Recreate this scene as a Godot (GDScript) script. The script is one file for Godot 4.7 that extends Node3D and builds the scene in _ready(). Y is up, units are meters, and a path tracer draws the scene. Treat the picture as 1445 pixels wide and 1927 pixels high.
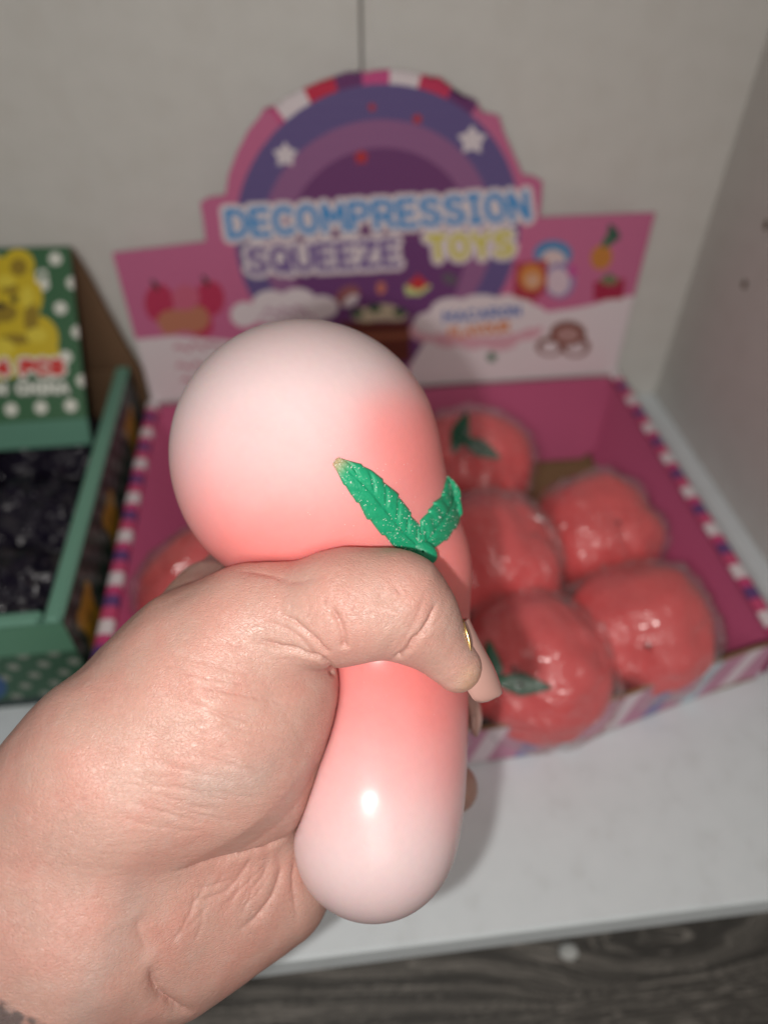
extends Node3D
# A hand squeezes a peach toy in front of a shop shelf with two display boxes.
# Units are metres. Photograph pixels (1445 x 1927) are turned into directions; distances come
# from the shelf, the wall and the boxes, or from the usual size of a hand and of the toy.

const H := 0.28            # height of the lens above the shelf board
const F := 1336.0          # focal length in photograph pixels
var cam_at := Vector3(0, H, 0)
var fw: Vector3
var rt: Vector3
var up: Vector3
var rng := RandomNumberGenerator.new()
var fine := FastNoiseLite.new()
var coarse := FastNoiseLite.new()
var names := {}

# ---------------------------------------------------------------- directions and positions
func ray(x: float, y: float) -> Vector3:
	return fw + rt * ((x - 722.5) / F) - up * ((y - 963.5) / F)
func at(x: float, y: float, depth: float) -> Vector3:
	return cam_at + ray(x, y) * depth
func on_y(x: float, y: float, h: float) -> Vector3:
	var d := ray(x, y)
	return cam_at + d * ((h - cam_at.y) / d.y)
func on_z(x: float, y: float, z: float) -> Vector3:
	var d := ray(x, y)
	return cam_at + d * ((z - cam_at.z) / d.z)
func on_x(x: float, y: float, wx: float) -> Vector3:
	var d := ray(x, y)
	return cam_at + d * ((wx - cam_at.x) / d.x)
func lin(r: float, g: float, b: float) -> Color:
	return Color(r, g, b).linear_to_srgb()

# ---------------------------------------------------------------- objects
func numbered(called: String) -> String:
	names[called] = names.get(called, 0) + 1
	return called if names[called] == 1 else "%s_%03d" % [called, names[called] - 1]
func thing(called: String, label: String, category: String, where := Vector3.ZERO, group := "") -> Node3D:
	var o := Node3D.new()
	o.name = numbered(called)
	add_child(o)
	o.position = where
	o.set_meta("label", label)
	o.set_meta("category", category)
	if group:
		o.set_meta("group", group)
	return o
func part(called: String, mesh: Mesh, m: Material, parent: Node, where := Vector3.ZERO) -> MeshInstance3D:
	var o := MeshInstance3D.new()
	o.name = called
	o.mesh = mesh
	if m:
		o.material_override = m
	parent.add_child(o, true)
	o.position = where
	return o
func structure(called: String, mesh: Mesh, m: Material, where := Vector3.ZERO) -> MeshInstance3D:
	var o := part(called, mesh, m, self, where)
	o.set_meta("kind", "structure")
	return o
func mat(color: Color, rough := 0.6, spec := 0.5) -> StandardMaterial3D:
	var m := StandardMaterial3D.new()
	m.albedo_color = color
	m.roughness = rough
	m.metallic_specular = spec
	return m
func noise_tex(freq: float, size: int, ramp: Gradient = null, type := FastNoiseLite.TYPE_SIMPLEX_SMOOTH, octaves := 4, sd := 1) -> NoiseTexture2D:
	var n := FastNoiseLite.new()
	n.noise_type = type
	n.frequency = freq
	n.fractal_octaves = octaves
	n.seed = sd
	var t := NoiseTexture2D.new()
	t.width = size
	t.height = size
	t.seamless = true
	t.noise = n
	if ramp:
		t.color_ramp = ramp
	return t
func ramp_of(stops: Array) -> Gradient:
	var g := Gradient.new()
	var o := PackedFloat32Array()
	var c := PackedColorArray()
	for s in stops:
		o.append(s[0])
		c.append(s[1])
	g.offsets = o
	g.colors = c
	return g
func bumpy(m: StandardMaterial3D, t: Texture2D, cm: float, per_metre: float) -> void:
	m.heightmap_enabled = true
	m.heightmap_texture = t
	m.heightmap_scale = cm
	m.uv1_triplanar = true
	m.uv1_world_triplanar = true
	m.uv1_scale = Vector3.ONE * per_metre

# ---------------------------------------------------------------- mesh building
class Soup:
	var v := PackedVector3Array()
	var n := PackedVector3Array()
	var c := PackedColorArray()
	var uv := PackedVector2Array()
	var i := PackedInt32Array()
	func mesh() -> ArrayMesh:
		var a := []
		a.resize(Mesh.ARRAY_MAX)
		a[Mesh.ARRAY_VERTEX] = v
		if n.size() == v.size():
			a[Mesh.ARRAY_NORMAL] = n
		if c.size() == v.size():
			a[Mesh.ARRAY_COLOR] = c
		if uv.size() == v.size():
			a[Mesh.ARRAY_TEX_UV] = uv
		a[Mesh.ARRAY_INDEX] = i
		var m := ArrayMesh.new()
		m.add_surface_from_arrays(Mesh.PRIMITIVE_TRIANGLES, a)
		return m
	func smooth_normals() -> void:
		n.resize(v.size())
		n.fill(Vector3.ZERO)
		for k in range(0, i.size(), 3):
			var f := (v[i[k + 2]] - v[i[k]]).cross(v[i[k + 1]] - v[i[k]])
			n[i[k]] += f
			n[i[k + 1]] += f
			n[i[k + 2]] += f
		for k in n.size():
			n[k] = n[k].normalized()

func quad(s: Soup, a: Vector3, b: Vector3, c: Vector3, d: Vector3, ua := Vector2.ZERO, ub := Vector2.ZERO, uc := Vector2.ZERO, ud := Vector2.ZERO) -> void:
	# corners run clockwise as seen from the front
	var k := s.v.size()
	var nn := (c - a).cross(b - a).normalized()
	for p in [a, b, c, d]:
		s.v.append(p)
		s.n.append(nn)
	s.uv.append_array([ua, ub, uc, ud])
	s.i.append_array([k, k + 1, k + 2, k, k + 2, k + 3])

func box_mesh(size: Vector3, bevel := 0.0) -> ArrayMesh:
	# a box centred on its origin with chamfered edges
	var s := Soup.new()
	var h := size / 2.0
	var e := minf(bevel, minf(h.x, minf(h.y, h.z)) * 0.9)
	var ax := [Vector3.RIGHT, Vector3.UP, Vector3.BACK]
	var hs := [h.x, h.y, h.z]
	for k in 3:
		for sg in [-1.0, 1.0]:
			var n: Vector3 = ax[k] * sg
			var u: Vector3 = ax[(k + 1) % 3] * (hs[(k + 1) % 3] - e)
			var w: Vector3 = ax[(k + 2) % 3] * (hs[(k + 2) % 3] - e)
			var o: Vector3 = n * hs[k]
			if sg > 0:
				quad(s, o - u - w, o - u + w, o + u + w, o + u - w)
			else:
				quad(s, o - u - w, o + u - w, o + u + w, o - u + w)
	if e > 0.0:
		for k in 3:
			var a: Vector3 = ax[k]
			var b: Vector3 = ax[(k + 1) % 3]
			var c: Vector3 = ax[(k + 2) % 3]
			var la: Vector3 = a * (hs[k] - e)
			for sb in [-1.0, 1.0]:
				for sc in [-1.0, 1.0]:
					var p: Vector3 = b * sb * hs[(k + 1) % 3] + c * sc * (hs[(k + 2) % 3] - e)
					var q: Vector3 = b * sb * (hs[(k + 1) % 3] - e) + c * sc * hs[(k + 2) % 3]
					if sb * sc > 0:
						quad(s, p - la, q - la, q + la, p + la)
					else:
						quad(s, p - la, p + la, q + la, q - la)
	return s.mesh()

func slab(outline: PackedVector2Array, place: Callable, thick: Vector3, uvs: Callable) -> ArrayMesh:
	# a flat outline with thickness; place turns a 2-D point into a position on its front
	var s := Soup.new()
	var poly := outline
	if Geometry2D.is_polygon_clockwise(poly):
		poly.reverse()
	var tri := Geometry2D.triangulate_polygon(poly)
	var count := poly.size()
	var front := PackedVector3Array()
	for p in poly:
		front.append(place.call(p))
	var nn := thick.normalized()
	for side in 2:
		var k := s.v.size()
		for j in count:
			s.v.append(front[j] - (thick if side else Vector3.ZERO))
			s.n.append(-nn if side else nn)
			s.uv.append(uvs.call(poly[j]))
		for t in range(0, tri.size(), 3):
			var a := front[tri[t]]
			var f := (front[tri[t + 2]] - a).cross(front[tri[t + 1]] - a)
			var flip := (f.dot(nn) < 0.0) != (side == 1)
			s.i.append_array([k + tri[t], k + tri[t + (2 if flip else 1)], k + tri[t + (1 if flip else 2)]])
	for j in count:
		var a := front[j]
		var b := front[(j + 1) % count]
		quad(s, a, b, b - thick, a - thick, uvs.call(poly[j]), uvs.call(poly[(j + 1) % count]), uvs.call(poly[(j + 1) % count]), uvs.call(poly[j]))
	return s.mesh()

# ---------------------------------------------------------------- distance field of tapered limbs
class Field:
	var a := PackedVector3Array()
	var b := PackedVector3Array()
	var ra := PackedFloat32Array()
	var rb := PackedFloat32Array()
	var g := PackedInt32Array()
	var kg := PackedFloat32Array()      # blend inside each group
	var kc := PackedFloat32Array()      # blend of each group with the first
	var live := PackedInt32Array()
	var soft_from := Vector3.ZERO       # the second group blends softly on this side ...
	var soft_dir := Vector3.ZERO        # ... and sharply further along this direction
	var cut: Field = null               # another body pressed into this one
	func group(k: float, c: float) -> void:
		kg.append(k)
		kc.append(c)
	func add(p: Vector3, q: Vector3, r1: float, r2: float) -> void:
		a.append(p)
		b.append(q)
		ra.append(r1)
		rb.append(r2)
		g.append(kg.size() - 1)
	func one(j: int, p: Vector3) -> float:
		var ab := b[j] - a[j]
		var l := ab.length_squared()
		var t := clampf((p - a[j]).dot(ab) / l, 0.0, 1.0) if l > 0.0 else 0.0
		return p.distance_to(a[j] + ab * t) - lerpf(ra[j], rb[j], t)
	func all() -> void:
		live.resize(a.size())
		for j in a.size():
			live[j] = j
		if cut:
			cut.all()
	func near(p: Vector3, r: float) -> void:
		live.clear()
		var ds := PackedFloat32Array()
		var best := 1e9
		for j in a.size():
			var d := one(j, p)
			ds.append(d)
			best = minf(best, d)
		for j in a.size():
			if ds[j] < best + 2.0 * r + 0.022:
				live.append(j)
		if cut:
			cut.near(p, r)
	func val(p: Vector3) -> float:
		var total := 1e9
		var mine := 1e9
		var now := -1
		for j in live:
			var ab := b[j] - a[j]
			var t := clampf((p - a[j]).dot(ab) / (ab.length_squared() + 1e-12), 0.0, 1.0)
			var d := p.distance_to(a[j] + ab * t) - lerpf(ra[j], rb[j], t)
			if g[j] != now:
				if now >= 0:
					total = join(total, mine, p, now)
				now = g[j]
				mine = d
			else:
				var k := kg[now]
				var h := maxf(k - absf(mine - d), 0.0) / k
				mine = minf(mine, d) - h * h * k * 0.25
		total = join(total, mine, p, now)
		if cut:
			var o := -cut.val(p) + 0.0001
			var k := 0.0022
			var h := maxf(k - absf(total - o), 0.0) / k
			total = maxf(total, o) + h * h * k * 0.25
		return total
	func join(x: float, y: float, p: Vector3, grp: int) -> float:
		if x > 1e8:
			return y
		if grp < 0:
			return x
		var k := kc[grp]
		if grp == 1 and soft_dir != Vector3.ZERO:
			k = lerpf(0.016, k, smoothstep(0.0, 1.0, (p - soft_from).dot(soft_dir)))
		var h := maxf(k - absf(x - y), 0.0) / k
		return minf(x, y) - h * h * k * 0.25
	func grad(p: Vector3, e := 0.0004) -> Vector3:
		return Vector3(val(p + Vector3(e, 0, 0)) - val(p - Vector3(e, 0, 0)), val(p + Vector3(0, e, 0)) - val(p - Vector3(0, e, 0)), val(p + Vector3(0, 0, e)) - val(p - Vector3(0, 0, e))).normalized()

func hit(f: Field, x: float, y: float, from := 0.09, until := 0.26) -> float:
	# how far along a pixel's direction the body's surface lies; -1 where it passes by
	f.all()
	var t := from
	for n in 60:
		var d := f.val(at(x, y, t))
		if d < 0.00005:
			return t
		t += d * 0.8
		if t > until:
			break
	return -1.0

func net(f: Field, cell: float) -> Soup:
	# surface nets: one vertex in each cell that the surface crosses
	var lo := Vector3.ONE * 1e9
	var hi := -lo
	for j in f.a.size():
		var r := Vector3.ONE * (maxf(f.ra[j], f.rb[j]) + 0.004)
		lo = lo.min(f.a[j] - r).min(f.b[j] - r)
		hi = hi.max(f.a[j] + r).max(f.b[j] + r)
	var nb := 8
	var step := cell * nb
	var bx := int(ceil((hi.x - lo.x) / step))
	var by := int(ceil((hi.y - lo.y) / step))
	var bz := int(ceil((hi.z - lo.z) / step))
	var s := Soup.new()
	var vert := {}
	var faces := []
	var w := nb + 1
	var half := Vector3.ONE * step * 0.5
	var reach := step * 0.87
	for X in bx:
		for Y in by:
			for Z in bz:
				var o := lo + Vector3(X, Y, Z) * step
				f.near(o + half, reach)
				if absf(f.val(o + half)) > reach * 1.35:
					continue
				var d := PackedFloat32Array()
				d.resize(w * w * w)
				var k := 0
				for x in w:
					for y in w:
						for z in w:
							d[k] = f.val(o + Vector3(x, y, z) * cell)
							k += 1
				for x in nb:
					for y in nb:
						for z in nb:
							k = (x * w + y) * w + z
							var inside := 0
							var c8 := [d[k], d[k + 1], d[k + w], d[k + w + 1], d[k + w * w], d[k + w * w + 1], d[k + w * w + w], d[k + w * w + w + 1]]
							for e in c8:
								if e < 0.0:
									inside += 1
							if inside == 0 or inside == 8:
								continue
							var sum := Vector3.ZERO
							var n := 0
							for e in 8:
								for q in [1, 2, 4]:
									var e2: int = e | q
									if e2 == e:
										continue
									if (c8[e] < 0.0) != (c8[e2] < 0.0):
										var t: float = c8[e] / (c8[e] - c8[e2])
										var p1 := Vector3(e >> 2 & 1, e >> 1 & 1, e & 1)
										var p2 := Vector3(e2 >> 2 & 1, e2 >> 1 & 1, e2 & 1)
										sum += p1.lerp(p2, t)
										n += 1
							var gx: int = X * nb + x
							var gy: int = Y * nb + y
							var gz: int = Z * nb + z
							vert[Vector3i(gx, gy, gz)] = s.v.size()
							s.v.append(o + (Vector3(x, y, z) + sum / n) * cell)
							if (c8[0] < 0.0) != (c8[4] < 0.0):
								faces.append([Vector3i(gx, gy, gz), 0, c8[0] < 0.0])
							if (c8[0] < 0.0) != (c8[2] < 0.0):
								faces.append([Vector3i(gx, gy, gz), 1, c8[0] < 0.0])
							if (c8[0] < 0.0) != (c8[1] < 0.0):
								faces.append([Vector3i(gx, gy, gz), 2, c8[0] < 0.0])
	var ax := [Vector3i(1, 0, 0), Vector3i(0, 1, 0), Vector3i(0, 0, 1)]
	for q in faces:
		var c: Vector3i = q[0]
		var u: Vector3i = ax[(q[1] + 1) % 3]
		var v: Vector3i = ax[(q[1] + 2) % 3]
		var i0: int = vert.get(c, -1)
		var i1: int = vert.get(c - u, -1)
		var i2: int = vert.get(c - u - v, -1)
		var i3: int = vert.get(c - v, -1)
		if i0 < 0 or i1 < 0 or i2 < 0 or i3 < 0:
			continue
		if q[2]:
			s.i.append_array([i0, i2, i1, i0, i3, i2])
		else:
			s.i.append_array([i0, i1, i2, i0, i2, i3])
	return s

func settle(s: Soup, f: Field) -> void:
	# moves every vertex onto the surface and takes its normal from the field
	s.n.resize(s.v.size())
	for k in s.v.size():
		var p := s.v[k]
		f.near(p, 0.001)
		var n := f.grad(p)
		p -= n * f.val(p)
		s.v[k] = p
		s.n[k] = n

func finer(s: Soup, keep: Callable) -> Soup:
	# splits triangles in four, rounding between the vertex normals
	var o := Soup.new()
	o.v = s.v.duplicate()
	o.n = s.n.duplicate()
	var mid := {}
	var edge := func(p: int, q: int) -> int:
		var key := mini(p, q) * 4000000 + maxi(p, q)
		if mid.has(key):
			return mid[key]
		var a: Vector3 = s.v[p]
		var b: Vector3 = s.v[q]
		var m := (a + b) * 0.5
		var pa := m - s.n[p] * (m - a).dot(s.n[p])
		var pb := m - s.n[q] * (m - b).dot(s.n[q])
		o.v.append(m.lerp((pa + pb) * 0.5, 0.6))
		o.n.append((s.n[p] + s.n[q]).normalized())
		mid[key] = o.v.size() - 1
		return o.v.size() - 1
	for k in range(0, s.i.size(), 3):
		var a := s.i[k]
		var b := s.i[k + 1]
		var c := s.i[k + 2]
		if not keep.call(a, b, c):
			o.i.append_array([a, b, c])
			continue
		var ab: int = edge.call(a, b)
		var bc: int = edge.call(b, c)
		var ca: int = edge.call(c, a)
		o.i.append_array([a, ab, ca, ab, b, bc, ca, bc, c, ab, bc, ca])
	return o

# ---------------------------------------------------------------- print on cardboard
class Print:
	var im: Image
	var to: Callable                  # photograph pixel -> texture pixel
	func fill(c: Color) -> void:
		im.fill(c)
	func poly(pts: Array, c: Color) -> void:
		var q := PackedVector2Array()
		for p in pts:
			q.append(to.call(p))
		raw(q, c)
	func raw(q: PackedVector2Array, c: Color) -> void:
		var y0 := 1e9
		var y1 := -1e9
		for p in q:
			y0 = minf(y0, p.y)
			y1 = maxf(y1, p.y)
		for y in range(maxi(0, int(floor(y0))), mini(im.get_height(), int(ceil(y1)) + 1)):
			var xs := PackedFloat32Array()
			var yy := y + 0.5
			for k in q.size():
				var a := q[k]
				var b := q[(k + 1) % q.size()]
				if (a.y <= yy) != (b.y <= yy):
					xs.append(a.x + (yy - a.y) / (b.y - a.y) * (b.x - a.x))
			xs.sort()
			for k in range(0, xs.size() - 1, 2):
				var x0 := maxi(0, int(round(xs[k])))
				var x1 := mini(im.get_width(), int(round(xs[k + 1])))
				if x1 > x0:
					im.fill_rect(Rect2i(x0, y, x1 - x0, 1), c)
	func disc_raw(m: Vector2, r: float, c: Color) -> void:
		for y in range(int(floor(m.y - r)), int(ceil(m.y + r)) + 1):
			var h := r * r - (y + 0.5 - m.y) * (y + 0.5 - m.y)
			if h <= 0.0 or y < 0 or y >= im.get_height():
				continue
			h = sqrt(h)
			var x0 := maxi(0, int(round(m.x - h)))
			var x1 := mini(im.get_width(), int(round(m.x + h)))
			if x1 > x0:
				im.fill_rect(Rect2i(x0, y, x1 - x0, 1), c)
	func oval(x: float, y: float, rx: float, ry: float, c: Color, turn := 0.0) -> void:
		var pts := []
		for k in 28:
			var t := TAU * k / 28.0
			pts.append(Vector2(x, y) + Vector2(cos(t) * rx, sin(t) * ry).rotated(turn))
		poly(pts, c)
	func stroke(pts: Array, r: float, c: Color) -> void:
		for k in pts.size() - 1:
			var a: Vector2 = to.call(pts[k])
			var b: Vector2 = to.call(pts[k + 1])
			var n := int(a.distance_to(b) / maxf(1.0, r * 0.3)) + 1
			for j in n + 1:
				disc_raw(a.lerp(b, float(j) / n), r, c)
	func star(x: float, y: float, r: float, c: Color, inner := 0.5) -> void:
		var pts := []
		for k in 10:
			var t := TAU * k / 10.0 - PI / 2
			pts.append(Vector2(x, y) + Vector2(cos(t), sin(t)) * (r if k % 2 == 0 else r * inner))
		poly(pts, c)
	func text(words: String, tl: Vector2, tr: Vector2, down: Vector2, r: float, c: Color) -> void:
		var wide := 0.0
		for ch in words:
			wide += wd(ch) + 0.24
		wide -= 0.24
		var x := 0.0
		for ch in words:
			for line in glyph(ch):
				var pts := []
				for k in range(0, line.size(), 2):
					var u: float = (x + line[k]) / wide
					pts.append(tl.lerp(tr, u) + down * line[k + 1])
				stroke(pts, r, c)
			x += wd(ch) + 0.24
	func wd(ch: String) -> float:
		return {"I": 0.3, "M": 0.68, " ": 0.35, "L": 0.45, "E": 0.48, "F": 0.48}.get(ch, 0.56)
	func glyph(ch: String) -> Array:
		match ch:
			"A": return [[0, 1, 0.28, 0, 0.56, 1], [0.1, 0.65, 0.46, 0.65]]
			"C": return [[0.55, 0.16, 0.42, 0.02, 0.2, 0.02, 0.04, 0.2, 0, 0.5, 0.04, 0.8, 0.2, 0.98, 0.42, 0.98, 0.55, 0.84]]
			"D": return [[0, 0, 0, 1, 0.25, 1, 0.45, 0.88, 0.55, 0.65, 0.55, 0.35, 0.45, 0.12, 0.25, 0, 0, 0]]
			"E": return [[0.48, 0, 0, 0, 0, 1, 0.48, 1], [0, 0.5, 0.4, 0.5]]
			"F": return [[0.48, 0, 0, 0, 0, 1], [0, 0.5, 0.4, 0.5]]
			"H": return [[0, 0, 0, 1], [0.52, 0, 0.52, 1], [0, 0.5, 0.52, 0.5]]
			"I": return [[0.15, 0, 0.15, 1], [0, 0, 0.3, 0], [0, 1, 0.3, 1]]
			"L": return [[0, 0, 0, 1, 0.45, 1]]
			"M": return [[0, 1, 0.06, 0, 0.34, 0.62, 0.62, 0, 0.68, 1]]
			"N": return [[0, 1, 0, 0, 0.52, 1, 0.52, 0]]
			"O", "Q":
				var o := []
				for k in 17:
					o.append_array([0.28 + 0.28 * cos(TAU * k / 16.0), 0.5 + 0.5 * sin(TAU * k / 16.0)])
				return [o] if ch == "O" else [o, [0.34, 0.7, 0.6, 1.06]]
			"P": return [[0, 1, 0, 0, 0.34, 0, 0.52, 0.1, 0.55, 0.28, 0.5, 0.44, 0.34, 0.54, 0, 0.54]]
			"R": return [[0, 1, 0, 0, 0.34, 0, 0.52, 0.1, 0.55, 0.28, 0.5, 0.44, 0.34, 0.54, 0, 0.54], [0.26, 0.54, 0.56, 1]]
			"S": return [[0.53, 0.14, 0.4, 0.02, 0.18, 0.02, 0.04, 0.14, 0.05, 0.34, 0.2, 0.46, 0.42, 0.56, 0.54, 0.72, 0.5, 0.9, 0.36, 0.99, 0.14, 0.98, 0, 0.85]]
			"T": return [[0, 0, 0.58, 0], [0.29, 0, 0.29, 1]]
			"U": return [[0, 0, 0, 0.7, 0.1, 0.92, 0.28, 1, 0.46, 0.92, 0.55, 0.7, 0.55, 0]]
			"V": return [[0, 0, 0.28, 1, 0.56, 0]]
			"Y": return [[0, 0, 0.28, 0.5, 0.56, 0], [0.28, 0.5, 0.28, 1]]
			"Z": return [[0.02, 0, 0.54, 0, 0, 1, 0.56, 1]]
			"2": return [[0.02, 0.2, 0.14, 0.03, 0.38, 0.02, 0.53, 0.18, 0.5, 0.42, 0, 1, 0.56, 1]]
			"4": return [[0.42, 1, 0.42, 0, 0, 0.7, 0.56, 0.7]]
		return []
	func tex() -> ImageTexture:
		return ImageTexture.create_from_image(im)

func circle3(a: Vector2, b: Vector2, c: Vector2) -> Vector3:
	var d := 2.0 * (a.x * (b.y - c.y) + b.x * (c.y - a.y) + c.x * (a.y - b.y))
	var ux := (a.length_squared() * (b.y - c.y) + b.length_squared() * (c.y - a.y) + c.length_squared() * (a.y - b.y)) / d
	var uy := (a.length_squared() * (c.x - b.x) + b.length_squared() * (a.x - c.x) + c.length_squared() * (b.x - a.x)) / d
	return Vector3(ux, uy, Vector2(ux, uy).distance_to(a))

# ================================================================ the scene
func _ready() -> void:
	rng.seed = 7
	fine.seed = 3
	fine.noise_type = FastNoiseLite.TYPE_SIMPLEX_SMOOTH
	fine.frequency = 1.0
	fine.fractal_octaves = 3
	coarse.seed = 11
	coarse.noise_type = FastNoiseLite.TYPE_SIMPLEX_SMOOTH
	coarse.frequency = 1.0
	coarse.fractal_octaves = 2
	view_and_light()
	setting()
	pink_display()
	wrapped_peaches()
	green_display()
	dark_packets()
	lint()
	toy_and_hand()

func view_and_light() -> void:
	var tilt := deg_to_rad(44.0)
	var yaw := deg_to_rad(6.4)
	fw = Vector3(sin(yaw) * cos(tilt), -sin(tilt), -cos(yaw) * cos(tilt))
	rt = Vector3(cos(yaw), 0, sin(yaw))
	up = rt.cross(fw)
	var cam := Camera3D.new()
	cam.name = "camera"
	var lens := CameraAttributesPhysical.new()
	lens.frustum_focal_length = 12.0 * F / 963.5
	lens.exposure_aperture = 4.6
	lens.frustum_focus_distance = 0.146
	lens.frustum_near = 0.02
	lens.frustum_far = 20.0
	cam.transform = Transform3D(Basis(rt, up, -fw), cam_at)
	add_child(cam)
	cam.attributes = lens
	cam.fov = rad_to_deg(2.0 * atan(963.5 / F))
	cam.near = 0.02
	cam.far = 20.0
	cam.current = true

	var env := Environment.new()
	env.background_mode = Environment.BG_COLOR
	env.background_color = lin(0.055, 0.053, 0.05)
	env.tonemap_mode = Environment.TONE_MAPPER_LINEAR
	env.tonemap_exposure = 1.0
	env.sdfgi_enabled = true
	env.ssao_enabled = true
	env.ssil_enabled = true
	var we := WorldEnvironment.new()
	we.name = "environment"
	we.environment = env
	add_child(we)

	# the phone's flash, a small square a finger's breadth to the left of the lens
	var flash := AreaLight3D.new()
	flash.name = "phone_flash"
	flash.area_size = Vector2(0.006, 0.006)
	flash.area_normalize_energy = true
	flash.light_energy = 0.033
	flash.light_color = Color(1.0, 0.985, 0.96)
	flash.shadow_enabled = true
	add_child(flash)
	flash.transform = Transform3D(Basis(rt, up, -fw), cam_at - rt * 0.021 - up * 0.010 - fw * 0.004)

	# the shop's ceiling panel, above and in front of the shelf
	var lamp := AreaLight3D.new()
	lamp.name = "ceiling_panel"
	lamp.area_size = Vector2(1.4, 0.8)
	lamp.area_normalize_energy = true
	lamp.light_energy = 0.95
	lamp.light_color = Color(1.0, 0.975, 0.94)
	lamp.shadow_enabled = true
	add_child(lamp)
	lamp.look_at_from_position(Vector3(0.05, 1.25, 1.25), Vector3(0.05, 0.0, -0.3), Vector3.RIGHT)

func setting() -> void:
	var white := mat(lin(0.70, 0.69, 0.66), 0.55)
	bumpy(white, noise_tex(0.03, 256), 0.01, 14.0)
	white.albedo_texture = noise_tex(0.012, 256, ramp_of([[0.0, Color(0.975, 0.972, 0.968)], [0.5, Color(0.99, 0.99, 0.99)], [1.0, Color.WHITE]]), FastNoiseLite.TYPE_SIMPLEX_SMOOTH, 5, 4)
	var wz := -1.375 * H
	var wx := 0.822 * H
	# two wall boards with an open joint between them
	var seam := on_z(680, 60, wz).x
	var wall := structure("back_wall", box_mesh(Vector3(3.0, 1.6, 0.01)), mat(lin(0.03, 0.03, 0.03), 0.9), Vector3(-0.6, 0.5, wz - 0.026))
	var l := 1.2
	part("wall_panel", box_mesh(Vector3(l, 1.5, 0.016), 0.0006), white, wall, Vector3(seam - 0.0005 - l / 2 + 0.6, 0.05, 0.018))
	var r := wx - seam - 0.0005 + 0.02
	part("wall_panel", box_mesh(Vector3(r, 1.5, 0.016), 0.0006), white, wall, Vector3(seam + 0.0005 + r / 2 + 0.6, 0.05, 0.018))
	# the side board with its row of shelf-pin holes
	var side := CSGBox3D.new()
	side.name = "side_wall"
	side.size = Vector3(0.018, 1.5, 0.62)
	side.material = white
	side.set_meta("kind", "structure")
	add_child(side)
	side.position = Vector3(wx + 0.009, 0.55, wz + 0.31)
	var raw_board := mat(lin(0.16, 0.10, 0.05), 0.9)
	var h1 := on_x(1400, 535, wx)
	var h2 := on_x(1443, 425, wx)
	for k in 7:
		var c := CSGCylinder3D.new()
		c.name = "pin_hole"
		c.radius = 0.0024
		c.height = 0.02
		c.sides = 20
		c.operation = CSGShape3D.OPERATION_SUBTRACTION
		c.material = raw_board
		side.add_child(c, true)
		c.rotation.z = PI / 2
		c.position = h1 + (h2 - h1) * Vector3(0, 1, 0) * k - side.position + Vector3(0, 0, (h2.z - h1.z) * 0.0)
	# the shelf board
	var shelf_white := mat(lin(0.77, 0.83, 0.87), 0.42)
	bumpy(shelf_white, noise_tex(0.02, 256), 0.012, 9.0)
	shelf_white.albedo_texture = noise_tex(0.014, 512, ramp_of([[0.0, Color(0.955, 0.953, 0.95)], [0.35, Color(0.985, 0.985, 0.985)], [1.0, Color.WHITE]]), FastNoiseLite.TYPE_SIMPLEX_SMOOTH, 6, 9)
	var front := -0.255 * H
	var deep := front - wz
	structure("shelf", box_mesh(Vector3(2.4, 0.016, deep), 0.0012), shelf_white, Vector3(wx - 1.2, -0.008, front - deep / 2))
	structure("plinth", box_mesh(Vector3(2.4, 0.06, 0.012), 0.001), shelf_white, Vector3(wx - 1.2, -0.0475, front - 0.03))
	# the wood-grain board below the shelf
	structure("wooden_floor", box_mesh(Vector3(2.4, 0.012, 1.3)), wood(), Vector3(0, -0.084, 0.2))

func lint() -> void:
	var p := on_y(1068, 1793, -0.078)
	var t := thing("lint_tuft", "small white tuft of lint lying on the dark wood-grain floor", "lint", p)
	part("fluff", lump(18, func(d: Vector3) -> Vector3: return d * Vector3(0.0034, 0.0016, 0.0026) * (0.75 + 0.7 * crumple(d, 77.0, 2.0)) + Vector3(0, 0.0014, 0)), mat(lin(0.55, 0.56, 0.55), 0.95), t)

func wood() -> StandardMaterial3D:
	# dark grey laminate: rings of growth round knots, warped, with pale pores along the grain
	var im := Image.create(1024, 512, false, Image.FORMAT_RGB8)
	var n := FastNoiseLite.new()
	n.seed = 21
	n.noise_type = FastNoiseLite.TYPE_SIMPLEX_SMOOTH
	n.frequency = 1.0
	n.fractal_octaves = 3
	var knots := [Vector2(640, 250), Vector2(150, 120)]
	for y in 512:
		for x in 1024:
			var w := n.get_noise_2d(x * 0.0012, y * 0.005) * 24.0 + n.get_noise_2d(x * 0.006, y * 0.03 + 40.0) * 5.0
			var f := y * 1.0 + w
			for k in knots:
				var d := Vector2((x - k.x) * 0.30, y - k.y)
				f += 70.0 * exp(-d.length_squared() / 3600.0) * signf(d.y + 0.01) * (1.0 - exp(-absf(d.y) / 10.0))
			var band := pow(0.5 + 0.5 * sin(f * 0.42 + 2.5 * n.get_noise_1d(f * 0.02)), 1.6)
			var pore := n.get_noise_2d(x * 0.007, f * 0.42)
			var grain := n.get_noise_2d(x * 0.008 + 90.0, f * 0.8)
			var v := 0.045 + 0.075 * band + 0.06 * grain * band + 0.04 * maxf(0.0, grain) + 0.15 * smoothstep(0.26, 0.45, pore)
			im.set_pixel(x, y, lin(v * 1.08, v * 0.98, v * 0.88))
	var m := mat(Color.WHITE, 0.5)
	m.albedo_texture = ImageTexture.create_from_image(im)
	m.uv1_triplanar = true
	m.uv1_world_triplanar = true
	m.uv1_scale = Vector3(2.0, 2.0, 4.0)
	m.uv1_offset = Vector3(0.36, 0, 0.72)
	return m

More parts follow.
